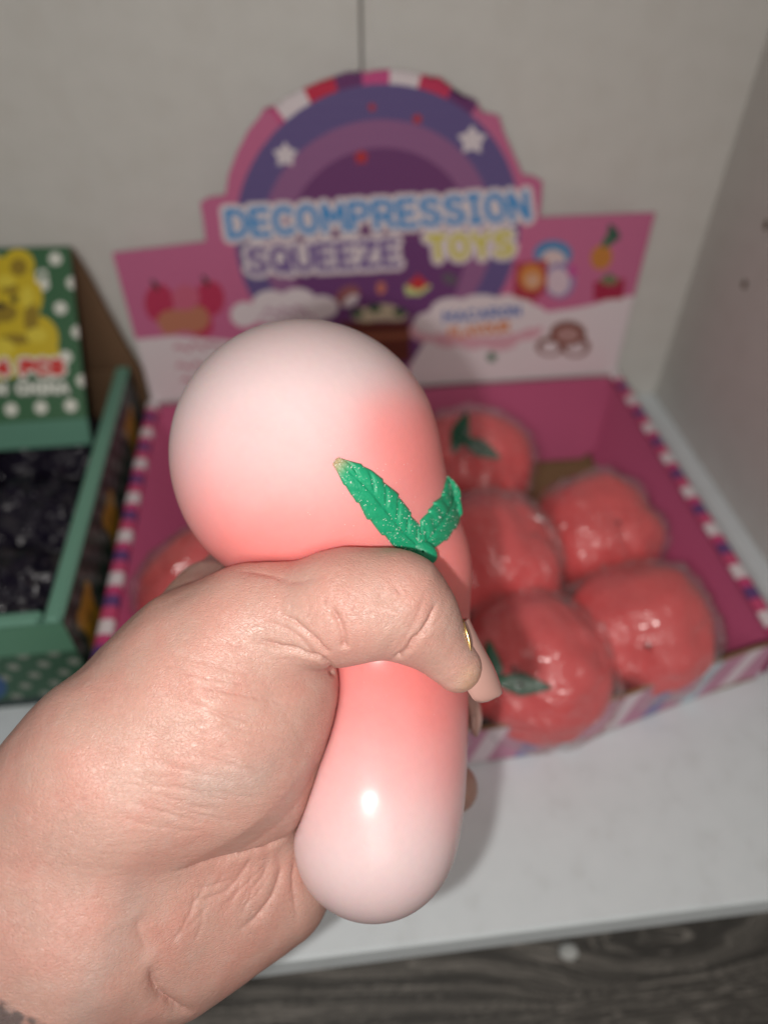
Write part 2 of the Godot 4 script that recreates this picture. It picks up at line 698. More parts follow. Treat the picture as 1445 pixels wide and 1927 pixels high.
# ---------------------------------------------------------------- pink display box
func pink_display() -> void:
	var z := -1.31 * H
	var x0 := -0.353 * H
	var x1 := 0.672 * H
	var zf := -0.572 * H
	var rim := 0.108 * H
	var t := thing("pink_display_box", "pink cardboard display box with round purple header reading DECOMPRESSION SQUEEZE TOYS", "display box", Vector3((x0 + x1) / 2, 0, (z + zf) / 2))
	var o := t.position
	var card := mat(lin(0.50, 0.085, 0.20), 0.5)
	bumpy(card, noise_tex(0.02, 256), 0.02, 12.0)
	var kraft := mat(lin(0.26, 0.155, 0.075), 0.85)
	bumpy(kraft, noise_tex(0.06, 256), 0.02, 20.0)
	# ---- the header's print
	var px0 := x0 - 0.004
	var px1 := x1 + 0.004
	var py0 := rim - 0.004
	var py1 := 0.735 * H
	var W := 1024
	var HH := int(1024.0 * (py1 - py0) / (px1 - px0))
	var tx := func(p: Vector2) -> Vector2:
		var q := on_z(p.x, p.y, z)
		return Vector2((q.x - px0) / (px1 - px0) * W, (py1 - q.y) / (py1 - py0) * HH)
	var pr := Print.new()
	pr.im = Image.create(W, HH, false, Image.FORMAT_RGB8)
	pr.to = tx
	var pink := lin(0.62, 0.17, 0.33)
	var wht := lin(0.82, 0.74, 0.78)
	var violet := lin(0.15, 0.115, 0.30)
	var mauve := lin(0.33, 0.145, 0.31)
	var plum := lin(0.19, 0.065, 0.20)
	pr.fill(pink)
	# checks round the edge of the disc
	var c1 := circle3(tx.call(Vector2(449, 377)), tx.call(Vector2(712, 158)), tx.call(Vector2(965, 332)))
	var mid := Vector2(c1.x, c1.y)
	var marks := [Vector2(505, 205), Vector2(515, 198), Vector2(571, 166), Vector2(628, 143), Vector2(680, 134), Vector2(734, 132), Vector2(792, 140), Vector2(850, 165), Vector2(900, 195), Vector2(915, 215)]
	var tones := [lin(0.62, 0.1, 0.26), wht, lin(0.62, 0.035, 0.085), lin(0.17, 0.05, 0.18), lin(0.66, 0.10, 0.30), wht, lin(0.62, 0.05, 0.13), lin(0.17, 0.05, 0.18), pink]
	for k in tones.size():
		var a: Vector2 = tx.call(marks[k])
		var b: Vector2 = tx.call(marks[k + 1])
		pr.raw(PackedVector2Array([mid, mid + (a - mid) * 1.2, mid + (b - mid) * 1.2]), tones[k])
	pr.disc_raw(mid, c1.z, violet)
	var c2 := circle3(tx.call(Vector2(511, 360)), tx.call(Vector2(712, 225)), tx.call(Vector2(905, 337)))
	pr.disc_raw(Vector2(c2.x, c2.y), c2.z, mauve)
	var c3 := circle3(tx.call(Vector2(574, 352)), tx.call(Vector2(720, 278)), tx.call(Vector2(845, 332)))
	pr.disc_raw(Vector2(c3.x, c3.y), c3.z, plum)
	# purple below the words, down to the cake
	pr.poly([Vector2(560, 470), Vector2(880, 440), Vector2(880, 520), Vector2(830, 600), Vector2(760, 700), Vector2(600, 700), Vector2(570, 560)], lin(0.17, 0.06, 0.20))
	pr.poly([Vector2(880, 480), Vector2(915, 470), Vector2(900, 540), Vector2(870, 580), Vector2(845, 590)], mauve)
	# small stars and hearts
	for s in [[700, 202, 9, 0], [785, 224, 11, 0], [680, 296, 15, 0]]:
		pr.star(s[0], s[1], s[2], lin(0.55, 0.05, 0.06), 0.62)
	for s in [[537, 292, 25], [888, 264, 29]]:
		pr.star(s[0], s[1], s[2], wht, 0.6)
		pr.star(s[0], s[1], s[2] * 0.6, lin(0.62, 0.55, 0.62), 0.6)
		pr.star(s[0], s[1], s[2] * 0.45, wht, 0.6)
	# white ground along the foot of the panel
	pr.poly([Vector2(240, 640), Vector2(330, 632), Vector2(420, 640), Vector2(560, 660), Vector2(600, 900), Vector2(200, 900)], wht)
	pr.poly([Vector2(770, 690), Vector2(800, 640), Vector2(930, 600), Vector2(1080, 580), Vector2(1120, 572), Vector2(1160, 558), Vector2(1240, 555), Vector2(1240, 900), Vector2(770, 900)], wht)
	# clouds
	var blush := lin(0.74, 0.42, 0.50)
	for q in [[800, 622, 30, 22], [842, 630, 34, 24], [888, 632, 34, 26], [938, 634, 40, 26], [985, 618, 36, 22]]:
		pr.oval(q[0], q[1], q[2], q[3], blush)
	for q in [[812, 608, 34, 22], [850, 588, 42, 28], [905, 578, 46, 24], [960, 584, 46, 30], [1000, 596, 30, 22], [905, 612, 90, 22]]:
		pr.oval(q[0], q[1], q[2], q[3], wht)
	for q in [[460, 592, 26, 24], [510, 572, 36, 26], [560, 566, 34, 24], [605, 578, 32, 22], [540, 592, 80, 20]]:
		pr.oval(q[0], q[1], q[2], q[3], wht)
	pr.text("MACARON", Vector2(834, 589), Vector2(978, 576), Vector2(1, 17), 2.6, lin(0.07, 0.17, 0.5))
	pr.text("FLAVOUR", Vector2(846, 618), Vector2(956, 606), Vector2(1, 17), 2.8, lin(0.75, 0.25, 0.08))
	# faint lines of small print
	for q in [[500, 586, 580, 580], [490, 600, 600, 594], [330, 655, 420, 648], [335, 690, 425, 684], [345, 716, 420, 712]]:
		for k in 9:
			var u := float(k) / 9.0
			var p := Vector2(q[0], q[1]).lerp(Vector2(q[2], q[3]), u)
			pr.stroke([p, p + Vector2(6, 6 * ((k * 7 % 3) - 1))], 2.6, lin(0.55, 0.16, 0.24) if q[0] < 430 else lin(0.5, 0.3, 0.42))
	# words with a white surround
	var words := [["DECOMPRESSION", Vector2(428, 399), Vector2(990, 364), Vector2(6, 46), lin(0.09, 0.34, 0.72), 5.4], ["SQUEEZE", Vector2(467, 470), Vector2(744, 455), Vector2(5, 42), lin(0.20, 0.13, 0.36), 5.4], ["TOYS", Vector2(806, 447), Vector2(960, 438), Vector2(4, 40), lin(0.72, 0.66, 0.10), 5.4]]
	for w in words:
		pr.text(w[0], w[1], w[2], w[3], 14.0, wht)
	for w in words:
		pr.text(w[0], w[1], w[2], w[3], w[5], w[4])
	# small printed pictures: pineapple, basket, little figures, rings, cake, fruit
	pr.oval(1131, 484, 20, 24, lin(0.62, 0.25, 0.05), 0.3)
	for k in 5:
		pr.oval(1143 + k * 3, 452 - k * 4, 7, 17, lin(0.05, 0.2 - 0.02 * k, 0.09), 0.6 - 0.3 * k)
	pr.poly([Vector2(1117, 530), Vector2(1176, 524), Vector2(1172, 562), Vector2(1116, 566)], lin(0.42, 0.02, 0.07))
	pr.oval(1146, 528, 18, 9, lin(0.24, 0.22, 0.12))
	pr.oval(1146, 520, 8, 5, lin(0.1, 0.22, 0.1))
	pr.oval(1040, 478, 36, 26, lin(0.10, 0.29, 0.55))
	pr.oval(1040, 490, 24, 20, lin(0.78, 0.62, 0.62))
	pr.oval(1052, 528, 30, 34, lin(0.33, 0.26, 0.5))
	pr.oval(1050, 530, 22, 26, lin(0.75, 0.6, 0.68))
	pr.poly([Vector2(970, 495), Vector2(1030, 488), Vector2(1028, 545), Vector2(1004, 568), Vector2(965, 558)], lin(0.45, 0.05, 0.08))
	pr.oval(1000, 522, 24, 26, lin(0.7, 0.27, 0.07))
	pr.oval(1002, 528, 14, 14, lin(0.75, 0.45, 0.3))
	pr.oval(1076, 510, 9, 12, lin(0.6, 0.1, 0.35))
	for q in [[1034, 652, 26, 18], [1082, 652, 28, 20], [1068, 628, 34, 24]]:
		pr.oval(q[0], q[1], q[2], q[3], lin(0.22, 0.075, 0.05))
		pr.oval(q[0], q[1] + 2, q[2] * 0.66, q[3] * 0.62, wht if q[1] > 640 else lin(0.5, 0.3, 0.28))
	pr.star(925, 672, 11, lin(0.08, 0.2, 0.13), 0.7)
	pr.oval(655, 556, 24, 17, lin(0.33, 0.12, 0.13), -0.5)
	pr.oval(660, 566, 17, 9, wht, -0.6)
	pr.oval(717, 542, 9, 12, lin(0.6, 0.2, 0.15))
	pr.poly([Vector2(760, 540), Vector2(786, 518), Vector2(812, 540), Vector2(790, 556), Vector2(765, 556)], lin(0.6, 0.72, 0.3))
	pr.poly([Vector2(765, 538), Vector2(786, 516), Vector2(806, 535), Vector2(788, 547)], lin(0.6, 0.05, 0.06))
	pr.oval(846, 525, 16, 11, lin(0.14, 0.12, 0.16), 0.5)
	pr.poly([Vector2(640, 606), Vector2(770, 606), Vector2(772, 680), Vector2(640, 690)], lin(0.14, 0.04, 0.03))
	for q in [[690, 592, 30, 14], [720, 588, 34, 16], [745, 594, 22, 10]]:
		pr.oval(q[0], q[1], q[2], q[3], lin(0.66, 0.58, 0.42))
	for q in [[672, 590], [752, 588], [705, 580]]:
		pr.oval(q[0], q[1], 12, 8, lin(0.05, 0.13, 0.07))
	pr.poly([Vector2(640, 632), Vector2(772, 626), Vector2(772, 636), Vector2(640, 642)], lin(0.33, 0.12, 0.07))
	# two drinks with fruit and biscuits on the left
	for q in [[300, 570, 28, 36], [395, 562, 28, 34], [380, 612, 22, 24]]:
		pr.oval(q[0], q[1], q[2], q[3], lin(0.55, 0.05, 0.12))
		pr.stroke([Vector2(q[0] - 4, q[1] - 28), Vector2(q[0] - 12, q[1] - 40)], 4.0, lin(0.07, 0.06, 0.06))
	for q in [[330, 604, 34, 22], [365, 600, 30, 26], [318, 612, 16, 18]]:
		pr.oval(q[0], q[1], q[2], q[3], lin(0.55, 0.22, 0.14))
	pr.oval(350, 560, 26, 24, lin(0.64, 0.15, 0.25))
	# ---- header panel: cut to the outline of the disc and of the words
	var outline := PackedVector2Array()
	var edge := [Vector2(212, 478), Vector2(300, 468), Vector2(388, 457), Vector2(383, 415), Vector2(377, 384), Vector2(390, 374), Vector2(424, 369), Vector2(430, 330), Vector2(446, 288), Vector2(468, 246), Vector2(488, 222), Vector2(498, 204), Vector2(516, 197), Vector2(545, 180), Vector2(572, 166), Vector2(600, 153), Vector2(630, 143), Vector2(656, 134), Vector2(690, 135), Vector2(722, 131), Vector2(760, 133), Vector2(792, 140), Vector2(828, 146), Vector2(846, 160), Vector2(862, 175), Vector2(895, 187), Vector2(908, 210), Vector2(938, 217), Vector2(948, 250), Vector2(966, 290), Vector2(984, 330), Vector2(1004, 333), Vector2(1020, 342), Vector2(1018, 375), Vector2(1014, 411), Vector2(1120, 407), Vector2(1232, 402)]
	for k in edge.size() - 1:
		var a: Vector2 = edge[k]
		var b: Vector2 = edge[k + 1]
		var jag := k >= 11 and k <= 26
		var m := 8 if jag else 1
		for j in m:
			var p := a.lerp(b, float(j) / m)
			if jag and j % 2 == 1:
				p += (b - a).orthogonal().normalized() * -rng.randf_range(2.0, 6.5)
			var q := on_z(p.x, p.y, z)
			outline.append(Vector2(q.x, q.y))
	var e := on_z(1232, 402, z)
	outline.append(Vector2(e.x, e.y))
	outline.append(Vector2(x1, rim))
	outline.append(Vector2(x0, rim))
	var face := mat(Color.WHITE, 0.34)
	face.albedo_texture = pr.tex()
	face.heightmap_enabled = true
	face.heightmap_texture = flutes()
	face.heightmap_scale = 0.006
	face.texture_repeat = false
	var uvs := func(p: Vector2) -> Vector2: return Vector2((p.x - px0) / (px1 - px0), (py1 - p.y) / (py1 - py0))
	part("header_panel", slab(outline, func(p: Vector2) -> Vector3: return Vector3(p.x, p.y, z) - o, Vector3(0, 0, 0.0022), uvs), face, t)
	# ---- tray: floor, back flap, three walls with folded rims
	part("tray_floor", box_mesh(Vector3(x1 - x0 - 0.004, 0.0018, zf - z - 0.004)), kraft, t, Vector3(0, 0.0012, 0))
	var flap := Soup.new()
	var fa := Vector3(x0 + 0.004, rim, z + 0.003) - o
	var fb := Vector3(x1 - 0.004, rim, z + 0.003) - o
	var drop := Vector3(0, -rim + 0.004, 0.165 * H)
	var fp := PackedVector2Array([Vector2(0, 0), Vector2(1, 0), Vector2(0.985, 0.55), Vector2(0.95, 0.85), Vector2(0.90, 1.0), Vector2(0.10, 1.0), Vector2(0.05, 0.85), Vector2(0.015, 0.55)])
	part("back_flap", slab(fp, func(p: Vector2) -> Vector3: return fa.lerp(fb, p.x) + drop * p.y, Vector3(0, 0.0012, 0.0008), func(p: Vector2) -> Vector2: return p), card, t)
	part("side_panel", box_mesh(Vector3(0.0016, rim, zf - z), 0.0003), card, t, Vector3(x1 - 0.0008, rim / 2, (z + zf) / 2) - o)
	part("side_panel", box_mesh(Vector3(0.0016, rim, zf - z), 0.0003), card, t, Vector3(x0 + 0.0008, rim / 2, (z + zf) / 2) - o)
	# inner flaps that slope from the rims to the floor
	for q in [[x1 - 0.0018, -1.0], [x0 + 0.0018, 1.0]]:
		var ta := Vector3(q[0], rim - 0.001, z + 0.004) - o
		var tb := Vector3(q[0], rim - 0.001, zf - 0.003) - o
		var fall := Vector3(q[1] * 0.085 * H, -rim + 0.005, 0)
		var sf := PackedVector2Array([Vector2(0, 0), Vector2(1, 0), Vector2(0.97, 1), Vector2(0.16, 1), Vector2(0.05, 0.5)])
		part("side_flap", slab(sf, func(p: Vector2) -> Vector3: return ta.lerp(tb, p.x) + fall * p.y, Vector3(q[1] * 0.0008, 0.001, 0), func(p: Vector2) -> Vector2: return p), card, t)
	# the striped fold along each side rim
	var sp := Print.new()
	sp.im = Image.create(512, 8, false, Image.FORMAT_RGB8)
	sp.to = func(p: Vector2) -> Vector2: return p
	var cyc := [[wht, 20], [lin(0.6, 0.06, 0.2), 14], [lin(0.14, 0.06, 0.22), 16], [lin(0.62, 0.08, 0.2), 18]]
	var sx := 0
	var sk := 0
	while sx < 512:
		sp.im.fill_rect(Rect2i(sx, 0, mini(cyc[sk % 4][1], 512 - sx), 8), cyc[sk % 4][0])
		sx += cyc[sk % 4][1]
		sk += 1
	var stripes := mat(Color.WHITE, 0.4)
	stripes.albedo_texture = sp.tex()
	for xx in [x1, x0]:
		var s := Soup.new()
		var n := 10
		var prev := Vector2.ZERO
		for k in n + 1:
			var ang := PI * k / n
			var cur := Vector2(cos(ang) * 0.0034, sin(ang) * 0.0018)
			if k > 0:
				var a := Vector3(xx + prev.x, rim + prev.y, z) - o
				var b := Vector3(xx + cur.x, rim + cur.y, z) - o
				var dz := Vector3(0, 0, zf - z)
				quad(s, a, b, b + dz, a + dz, Vector2(0, 0), Vector2(0, 1), Vector2(1, 1), Vector2(1, 0))
			prev = cur
		# the outer side hangs down a little below the fold
		var a2 := Vector3(xx + 0.0034, rim, z) - o
		quad(s, a2, a2 + Vector3(0, 0, zf - z), a2 + Vector3(0, -rim + 0.002, zf - z), a2 + Vector3(0, -rim + 0.002, 0), Vector2(0, 0), Vector2(1, 0), Vector2(1, 1), Vector2(0, 1))
		part("rim_fold", s.mesh(), stripes, t)
	# front lip, printed outside
	var fpn := Print.new()
	fpn.im = Image.create(512, 64, false, Image.FORMAT_RGB8)
	fpn.to = func(p: Vector2) -> Vector2: return p
	fpn.fill(lin(0.52, 0.22, 0.34))
	for k in 15:
		var x := 20.0 + k * 35.0
		fpn.raw(PackedVector2Array([Vector2(x, 64), Vector2(x + 14, 64), Vector2(x + 26, 0), Vector2(x + 12, 0)]), [lin(0.5, 0.62, 0.72), lin(0.72, 0.6, 0.66), lin(0.22, 0.2, 0.42)][k % 3])
	var lip := mat(Color.WHITE, 0.45)
	lip.albedo_texture = fpn.tex()
	# the peaches push it outwards between the corners
	var lip_h := rim * 0.9
	var bow := [[x0, zf], [-0.20 * H, -0.51 * H], [0.0, -0.482 * H], [0.28 * H, -0.483 * H], [0.42 * H, -0.512 * H], [0.55 * H, -0.545 * H], [x1, zf]]
	var ls := Soup.new()
	var bs := Soup.new()
	for k in bow.size() - 1:
		for j in 6:
			var ends := []
			for q in 2:
				var fr := (j + q) / 6.0
				var za: float = bow[maxi(k - 1, 0)][1]
				var zd: float = bow[mini(k + 2, bow.size() - 1)][1]
				ends.append(Vector3(lerpf(bow[k][0], bow[k + 1][0], fr), 0.001, cubic_interpolate(bow[k][1], bow[k + 1][1], za, zd, fr)) - o)
			var ua: float = (ends[0].x + o.x - x0) / (x1 - x0)
			var ub: float = (ends[1].x + o.x - x0) / (x1 - x0)
			var rise := Vector3(0, lip_h - 0.001, 0)
			var inn := Vector3(0, 0, -0.0018)
			quad(ls, ends[0] + rise, ends[1] + rise, ends[1], ends[0], Vector2(ua, 0), Vector2(ub, 0), Vector2(ub, 1), Vector2(ua, 1))
			quad(bs, ends[1] + rise + inn, ends[0] + rise + inn, ends[0] + inn, ends[1] + inn)
			quad(bs, ends[0] + rise + inn, ends[1] + rise + inn, ends[1] + rise, ends[0] + rise)
	var front := part("front_lip", ls.mesh(), lip, t)
	part("lip_board", bs.mesh(), kraft, front)
	part("front_floor", slab(PackedVector2Array([Vector2(x0, zf), Vector2(-0.2 * H, -0.512 * H), Vector2(0, -0.484 * H), Vector2(0.28 * H, -0.492 * H), Vector2(0.55 * H, -0.547 * H), Vector2(x1, zf)]), func(p: Vector2) -> Vector3: return Vector3(p.x, 0.0018, p.y) - o, Vector3(0, 0.0012, 0), func(p: Vector2) -> Vector2: return p), kraft, t)

func flutes() -> ImageTexture:
	var im := Image.create(64, 512, false, Image.FORMAT_RGB8)
	for y in 512:
		for x in 64:
			var v := 0.5 + 0.3 * sin(y * TAU / 16.0) + 0.2 * fine.get_noise_2d(x * 0.05, y * 0.11)
			im.set_pixel(x, y, Color(v, v, v))
	return ImageTexture.create_from_image(im)

# ---------------------------------------------------------------- lumps: peaches, film, packets
func lump(rings: int, shape: Callable, tone = null) -> ArrayMesh:
	# a closed round body: shape turns a direction into a position
	var s := Soup.new()
	var seg := rings * 2
	for r in rings + 1:
		var th := PI * r / rings
		for k in seg:
			var ph := TAU * k / seg
			var d := Vector3(sin(th) * cos(ph), cos(th), sin(th) * sin(ph))
			s.v.append(shape.call(d))
			if tone != null:
				s.c.append(tone.call(d))
	for r in rings:
		for k in seg:
			var a := r * seg + k
			var b := r * seg + (k + 1) % seg
			if r > 0:
				s.i.append_array([a, b, a + seg])
			if r < rings - 1:
				s.i.append_array([b, b + seg, a + seg])
	s.smooth_normals()
	# the pole rows are one point each
	for r in [0, rings]:
		for k in seg:
			s.n[r * seg + k] = Vector3.UP if r == 0 else Vector3.DOWN
	return s.mesh()

func crumple(d: Vector3, sd: float, sharp: float) -> float:
	# folds of thin plastic: ridges where noise crosses zero
	var a := 1.0 - absf(coarse.get_noise_3d(d.x * 1.7 + sd, d.y * 1.7, d.z * 1.7))
	var b := 1.0 - absf(coarse.get_noise_3d(d.x * 4.2, d.y * 4.2 + sd, d.z * 4.2))
	return pow(a, sharp) * 0.65 + pow(b, sharp) * 0.35

func wrapped_peaches() -> void:
	var r := 0.103 * H
	var skin := mat(lin(0.74, 0.055, 0.06), 0.5)
	var green := mat(lin(0.012, 0.085, 0.045), 0.45)
	var film := StandardMaterial3D.new()
	film.transparency = BaseMaterial3D.TRANSPARENCY_ALPHA
	film.albedo_color = Color(0.95, 0.92, 0.93, 0.08)
	film.roughness = 0.15
	film.metallic_specular = 0.5
	film.cull_mode = BaseMaterial3D.CULL_DISABLED
	var bodies := []
	var films := []
	for k in 3:
		var sd := 10.0 * k
		bodies.append(lump(40, func(d: Vector3) -> Vector3:
			var groove := exp(-pow(d.x / 0.12, 2.0)) * smoothstep(-0.6, 0.2, d.z) * 0.07
			var dimple := exp(-pow((1.0 - d.y) / 0.08, 2.0)) * 0.08
			return d * r * (1.0 - groove - dimple + 0.12 * coarse.get_noise_3d(d.x * 0.9 + sd, d.y * 0.9, d.z * 0.9)) * Vector3(1.04, 0.93, 1.0)))
		films.append(lump(72, func(d: Vector3) -> Vector3:
			var c := crumple(d * 0.55, sd + 3.0, 4.0)
			var fold := pow(1.0 - absf(coarse.get_noise_3d(d.x * 1.0 + sd, d.y * 3.0, d.z * 3.0 + 1.5 * d.x)), 7.0)
			var pleat := pow(1.0 - absf(coarse.get_noise_3d(d.x * 6.0, d.y * 3.0 + sd, d.z * 6.0)), 8.0) * smoothstep(0.0, 0.35, coarse.get_noise_3d(d.x * 1.3 + 5.0, d.y * 1.3, d.z * 1.3 + sd))
			var end := smoothstep(0.72, 1.0, absf(d.x))
			return d * r * (1.005 + 0.10 * c + 0.05 * fold + 0.055 * pleat + 0.07 * end + 0.12 * coarse.get_noise_3d(d.x * 0.9 + sd, d.y * 0.9, d.z * 0.9)) * Vector3(1.03, 0.95 - 0.35 * end, 1.02)))
	var leaf := lump(12, func(d: Vector3) -> Vector3: return d * Vector3(0.011, 0.0014, 0.0045 * (1.0 - 0.6 * absf(d.x))))
	# [x pixel, y pixel of the middle, height of the middle over the shelf in r, turn, tilt, words]
	var spots := [
		[1120, 1012, 0.95, 0.4, 0.5, 1.03, 0, "coral toy peach in clear film against the magenta side flap, behind the front row"],
		[1202, 1184, 0.86, -0.5, 0.9, 1.04, 0, "bright red toy peach in glossy film at the front corner of the box"],
		[1003, 1258, 0.86, 0.9, 0.3, 1.06, 1, "toy peach in crinkled film with its green leaf showing, leaning over the front lip"],
		[925, 1062, 0.98, 2.0, 0.6, 1.10, 0, "toy peach in clear film between the held toy and the side row"],
		[886, 888, 0.98, -1.1, 0.2, 1.08, 1, "rearmost toy peach in cloudy film beside the bare kraft floor"],
		[762, 1290, 0.95, 1.7, 0.5, 1.0, 0, "toy peach in film in the front row behind the squeezing hand"],
		[700, 1060, 0.95, -2.2, 0.4, 1.0, 0, "toy peach in film in the middle row hidden by the held toy"],
		[385, 1100, 0.90, 0.2, 0.7, 0.95, 0, "toy peach in film close to the striped rim beside the green box"],
	]
	for k in spots.size():
		var s: Array = spots[k]
		var p := on_y(s[0], s[1], s[2] * r + 0.002)
		p.y = 0.0021
		var t := thing("wrapped_peach", s[7], "toy", p, "film-wrapped peaches in the pink box")
		# soft rubber: each peach has sagged a little under its own weight
		var soft := Vector3(s[5], s[2] / 0.95 * s[5], s[5])
		var c := Vector3(0, r * 0.93 * soft.y, 0)
		var b := part("peach", bodies[k % 3], skin, t, c)
		b.basis = Basis.from_scale(soft) * Basis.from_euler(Vector3(s[4], s[3], 0.2 * s[3]))
		if k == 2:
			# this one lies on its side, its leaves towards the shelf's edge
			b.basis = Basis.from_scale(soft) * Basis.from_euler(Vector3(0.75, -0.9, 0.0))
		if s[6]:
			var lf := part("leaf", leaf, green, b, Vector3(0.006, r * 0.93, 0.002))
			lf.rotation = Vector3(0.1, 0.5, -0.25)
			var lf2 := part("leaf", leaf, green, b, Vector3(-0.006, r * 0.93, 0.004))
			lf2.rotation = Vector3(0.1, 2.2, 0.25)
		var fl := part("film", films[k % 3], film, t, c)
		fl.basis = b.basis

# ---------------------------------------------------------------- green display box
func green_display() -> void:
	var x1 := -0.378 * H
	var x0 := -1.12 * H
	var zb := -1.30 * H
	var zf := -0.652 * H
	var rim := 0.2 * H
	var t := thing("green_display_box", "green polka-dot display box with a yellow bear on its raised lid", "display box", Vector3((x0 + x1) / 2, 0, (zb + zf) / 2))
	var o := t.position
	var mint := mat(lin(0.15, 0.34, 0.255), 0.5)
	bumpy(mint, noise_tex(0.02, 256), 0.02, 12.0)
	var kraft := mat(lin(0.17, 0.095, 0.05), 0.85)
	bumpy(kraft, noise_tex(0.06, 256), 0.02, 20.0)
	var deep := lin(0.035, 0.13, 0.055)
	var dot := lin(0.72, 0.73, 0.66)
	# ---- side and front print
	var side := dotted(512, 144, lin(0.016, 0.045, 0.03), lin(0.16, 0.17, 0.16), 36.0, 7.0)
	for q in [[430, 70], [230, 72], [60, 70]]:
		bear(side, Vector2(q[0], q[1]), 40.0, lin(0.42, 0.25, 0.02), lin(0.2, 0.13, 0.02))
	var side_m := mat(Color.WHITE, 0.45)
	side_m.albedo_texture = side.tex()
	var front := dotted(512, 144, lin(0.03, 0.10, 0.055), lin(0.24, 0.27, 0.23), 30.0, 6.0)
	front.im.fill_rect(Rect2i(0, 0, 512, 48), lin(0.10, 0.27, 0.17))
	bear(front, Vector2(390, 66), 46.0, lin(0.02, 0.08, 0.22), lin(0.01, 0.04, 0.12))
	bear(front, Vector2(190, 66), 46.0, lin(0.42, 0.25, 0.02), lin(0.2, 0.13, 0.02))
	front.im.fill_rect(Rect2i(0, 128, 512, 16), lin(0.012, 0.03, 0.03))
	var front_m := mat(Color.WHITE, 0.45)
	front_m.albedo_texture = front.tex()
	var s := Soup.new()
	quad(s, Vector3(x1, rim, zf) - o, Vector3(x1, rim, zb) - o, Vector3(x1, 0.001, zb) - o, Vector3(x1, 0.001, zf) - o, Vector2(0, 0), Vector2(1, 0), Vector2(1, 1), Vector2(0, 1))
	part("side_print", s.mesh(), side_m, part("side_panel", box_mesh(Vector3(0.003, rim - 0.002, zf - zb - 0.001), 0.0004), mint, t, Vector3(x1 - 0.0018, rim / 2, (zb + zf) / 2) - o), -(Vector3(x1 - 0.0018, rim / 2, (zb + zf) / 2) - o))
	s = Soup.new()
	quad(s, Vector3(x0, rim, zf) - o, Vector3(x1, rim, zf) - o, Vector3(x1, 0.001, zf) - o, Vector3(x0, 0.001, zf) - o, Vector2(0, 0), Vector2(1, 0), Vector2(1, 1), Vector2(0, 1))
	var fc := Vector3((x0 + x1) / 2, rim / 2, zf - 0.0018) - o
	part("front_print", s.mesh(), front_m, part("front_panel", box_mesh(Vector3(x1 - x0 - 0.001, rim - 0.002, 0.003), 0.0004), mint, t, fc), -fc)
	part("back_panel", box_mesh(Vector3(x1 - x0, rim, 0.003), 0.0004), kraft, t, Vector3((x0 + x1) / 2, rim / 2, zb) - o)
	part("tray_floor", box_mesh(Vector3(x1 - x0 - 0.008, 0.002, zf - zb - 0.008)), kraft, t, Vector3((x0 + x1) / 2, 0.0014, (zb + zf) / 2) - o)
	# the turned-over rims
	part("rim_fold", box_mesh(Vector3(0.0075, 0.0032, zf - zb), 0.0012), mint, t, Vector3(x1 - 0.0035, rim + 0.0008, (zb + zf) / 2) - o)
	part("rim_fold", box_mesh(Vector3(x1 - x0 - 0.0085, 0.003, 0.006), 0.0012), mint, t, Vector3((x0 + x1) / 2 - 0.004, rim + 0.0007, zf - 0.003) - o)
	# ---- the lid, raised and leaning back: printed face, kraft side flap
	var tl := Vector3(x0 + 0.01, 0.472 * H, -1.30 * H)
	var tr := Vector3(-0.421 * H, 0.459 * H, -1.30 * H)
	var br := Vector3(-0.419 * H, 0.228 * H, -1.10 * H)
	var bl := Vector3(x0 + 0.01, 0.228 * H, -1.10 * H)
	var wide := tr.x - tl.x
	var ratio := (tr - br).length() / wide
	var TW := 768
	var TH := int(TW * ratio)
	var lid := dotted(TW, TH, deep, dot, 60.0, 13.5, 0.84)
	var nn := (tr - tl).cross(tl - bl).normalized()
	# a photograph pixel on the lid's own plane, as a place in its print
	lid.to = func(p: Vector2) -> Vector2:
		var d := ray(p.x, p.y)
		var q := cam_at + d * ((tl - cam_at).dot(nn) / d.dot(nn))
		return Vector2((q.x - tl.x) / wide * TW, (q - tr).dot((br - tr).normalized()) / (br - tr).length() * TH)
	var yel := lin(0.62, 0.46, 0.015)
	var olive := lin(0.30, 0.20, 0.012)
	for q in [[-60, 520, 40, 40], [36, 500, 30, 30], [-10, 560, 92, 76], [-20, 640, 110, 80], [70, 640, 42, 46], [88, 668, 26, 24]]:
		lid.oval(q[0], q[1], q[2], q[3], yel)
	for q in [[36, 504, 16, 16], [8, 590, 26, 18], [-30, 600, 30, 22], [60, 600, 14, 30], [30, 640, 30, 10], [20, 545, 16, 10]]:
		lid.oval(q[0], q[1], q[2], q[3], olive)
	for q in [[12, 530, 18, 12], [52, 560, 12, 20], [70, 632, 20, 14], [0, 656, 30, 18]]:
		lid.oval(q[0], q[1], q[2], q[3], lin(0.72, 0.58, 0.05))
	lid.oval(28, 564, 7, 7, lin(0.03, 0.025, 0.01))
	lid.oval(2, 576, 9, 7, lin(0.05, 0.03, 0.01))
	lid.oval(-24, 566, 7, 7, lin(0.03, 0.025, 0.01))
	lid.stroke([Vector2(78, 508), Vector2(90, 520), Vector2(84, 535), Vector2(70, 530), Vector2(72, 512), Vector2(88, 510)], 2.4, dot)
	for q in [[12.0, lin(0.75, 0.72, 0.66)], [5.5, lin(0.62, 0.03, 0.03)]]:
		lid.text("24 PCS", Vector2(-32, 684), Vector2(118, 681), Vector2(1, 21), q[0], q[1])
	for q in [[9.0, lin(0.07, 0.12, 0.08)], [4.2, lin(0.72, 0.74, 0.68)]]:
		lid.text("MADE IN CHINA", Vector2(-120, 728), Vector2(128, 722), Vector2(1, 17), q[0], q[1])
	var lid_m := mat(Color.WHITE, 0.4)
	lid_m.albedo_texture = lid.tex()
	lid_m.texture_repeat = false
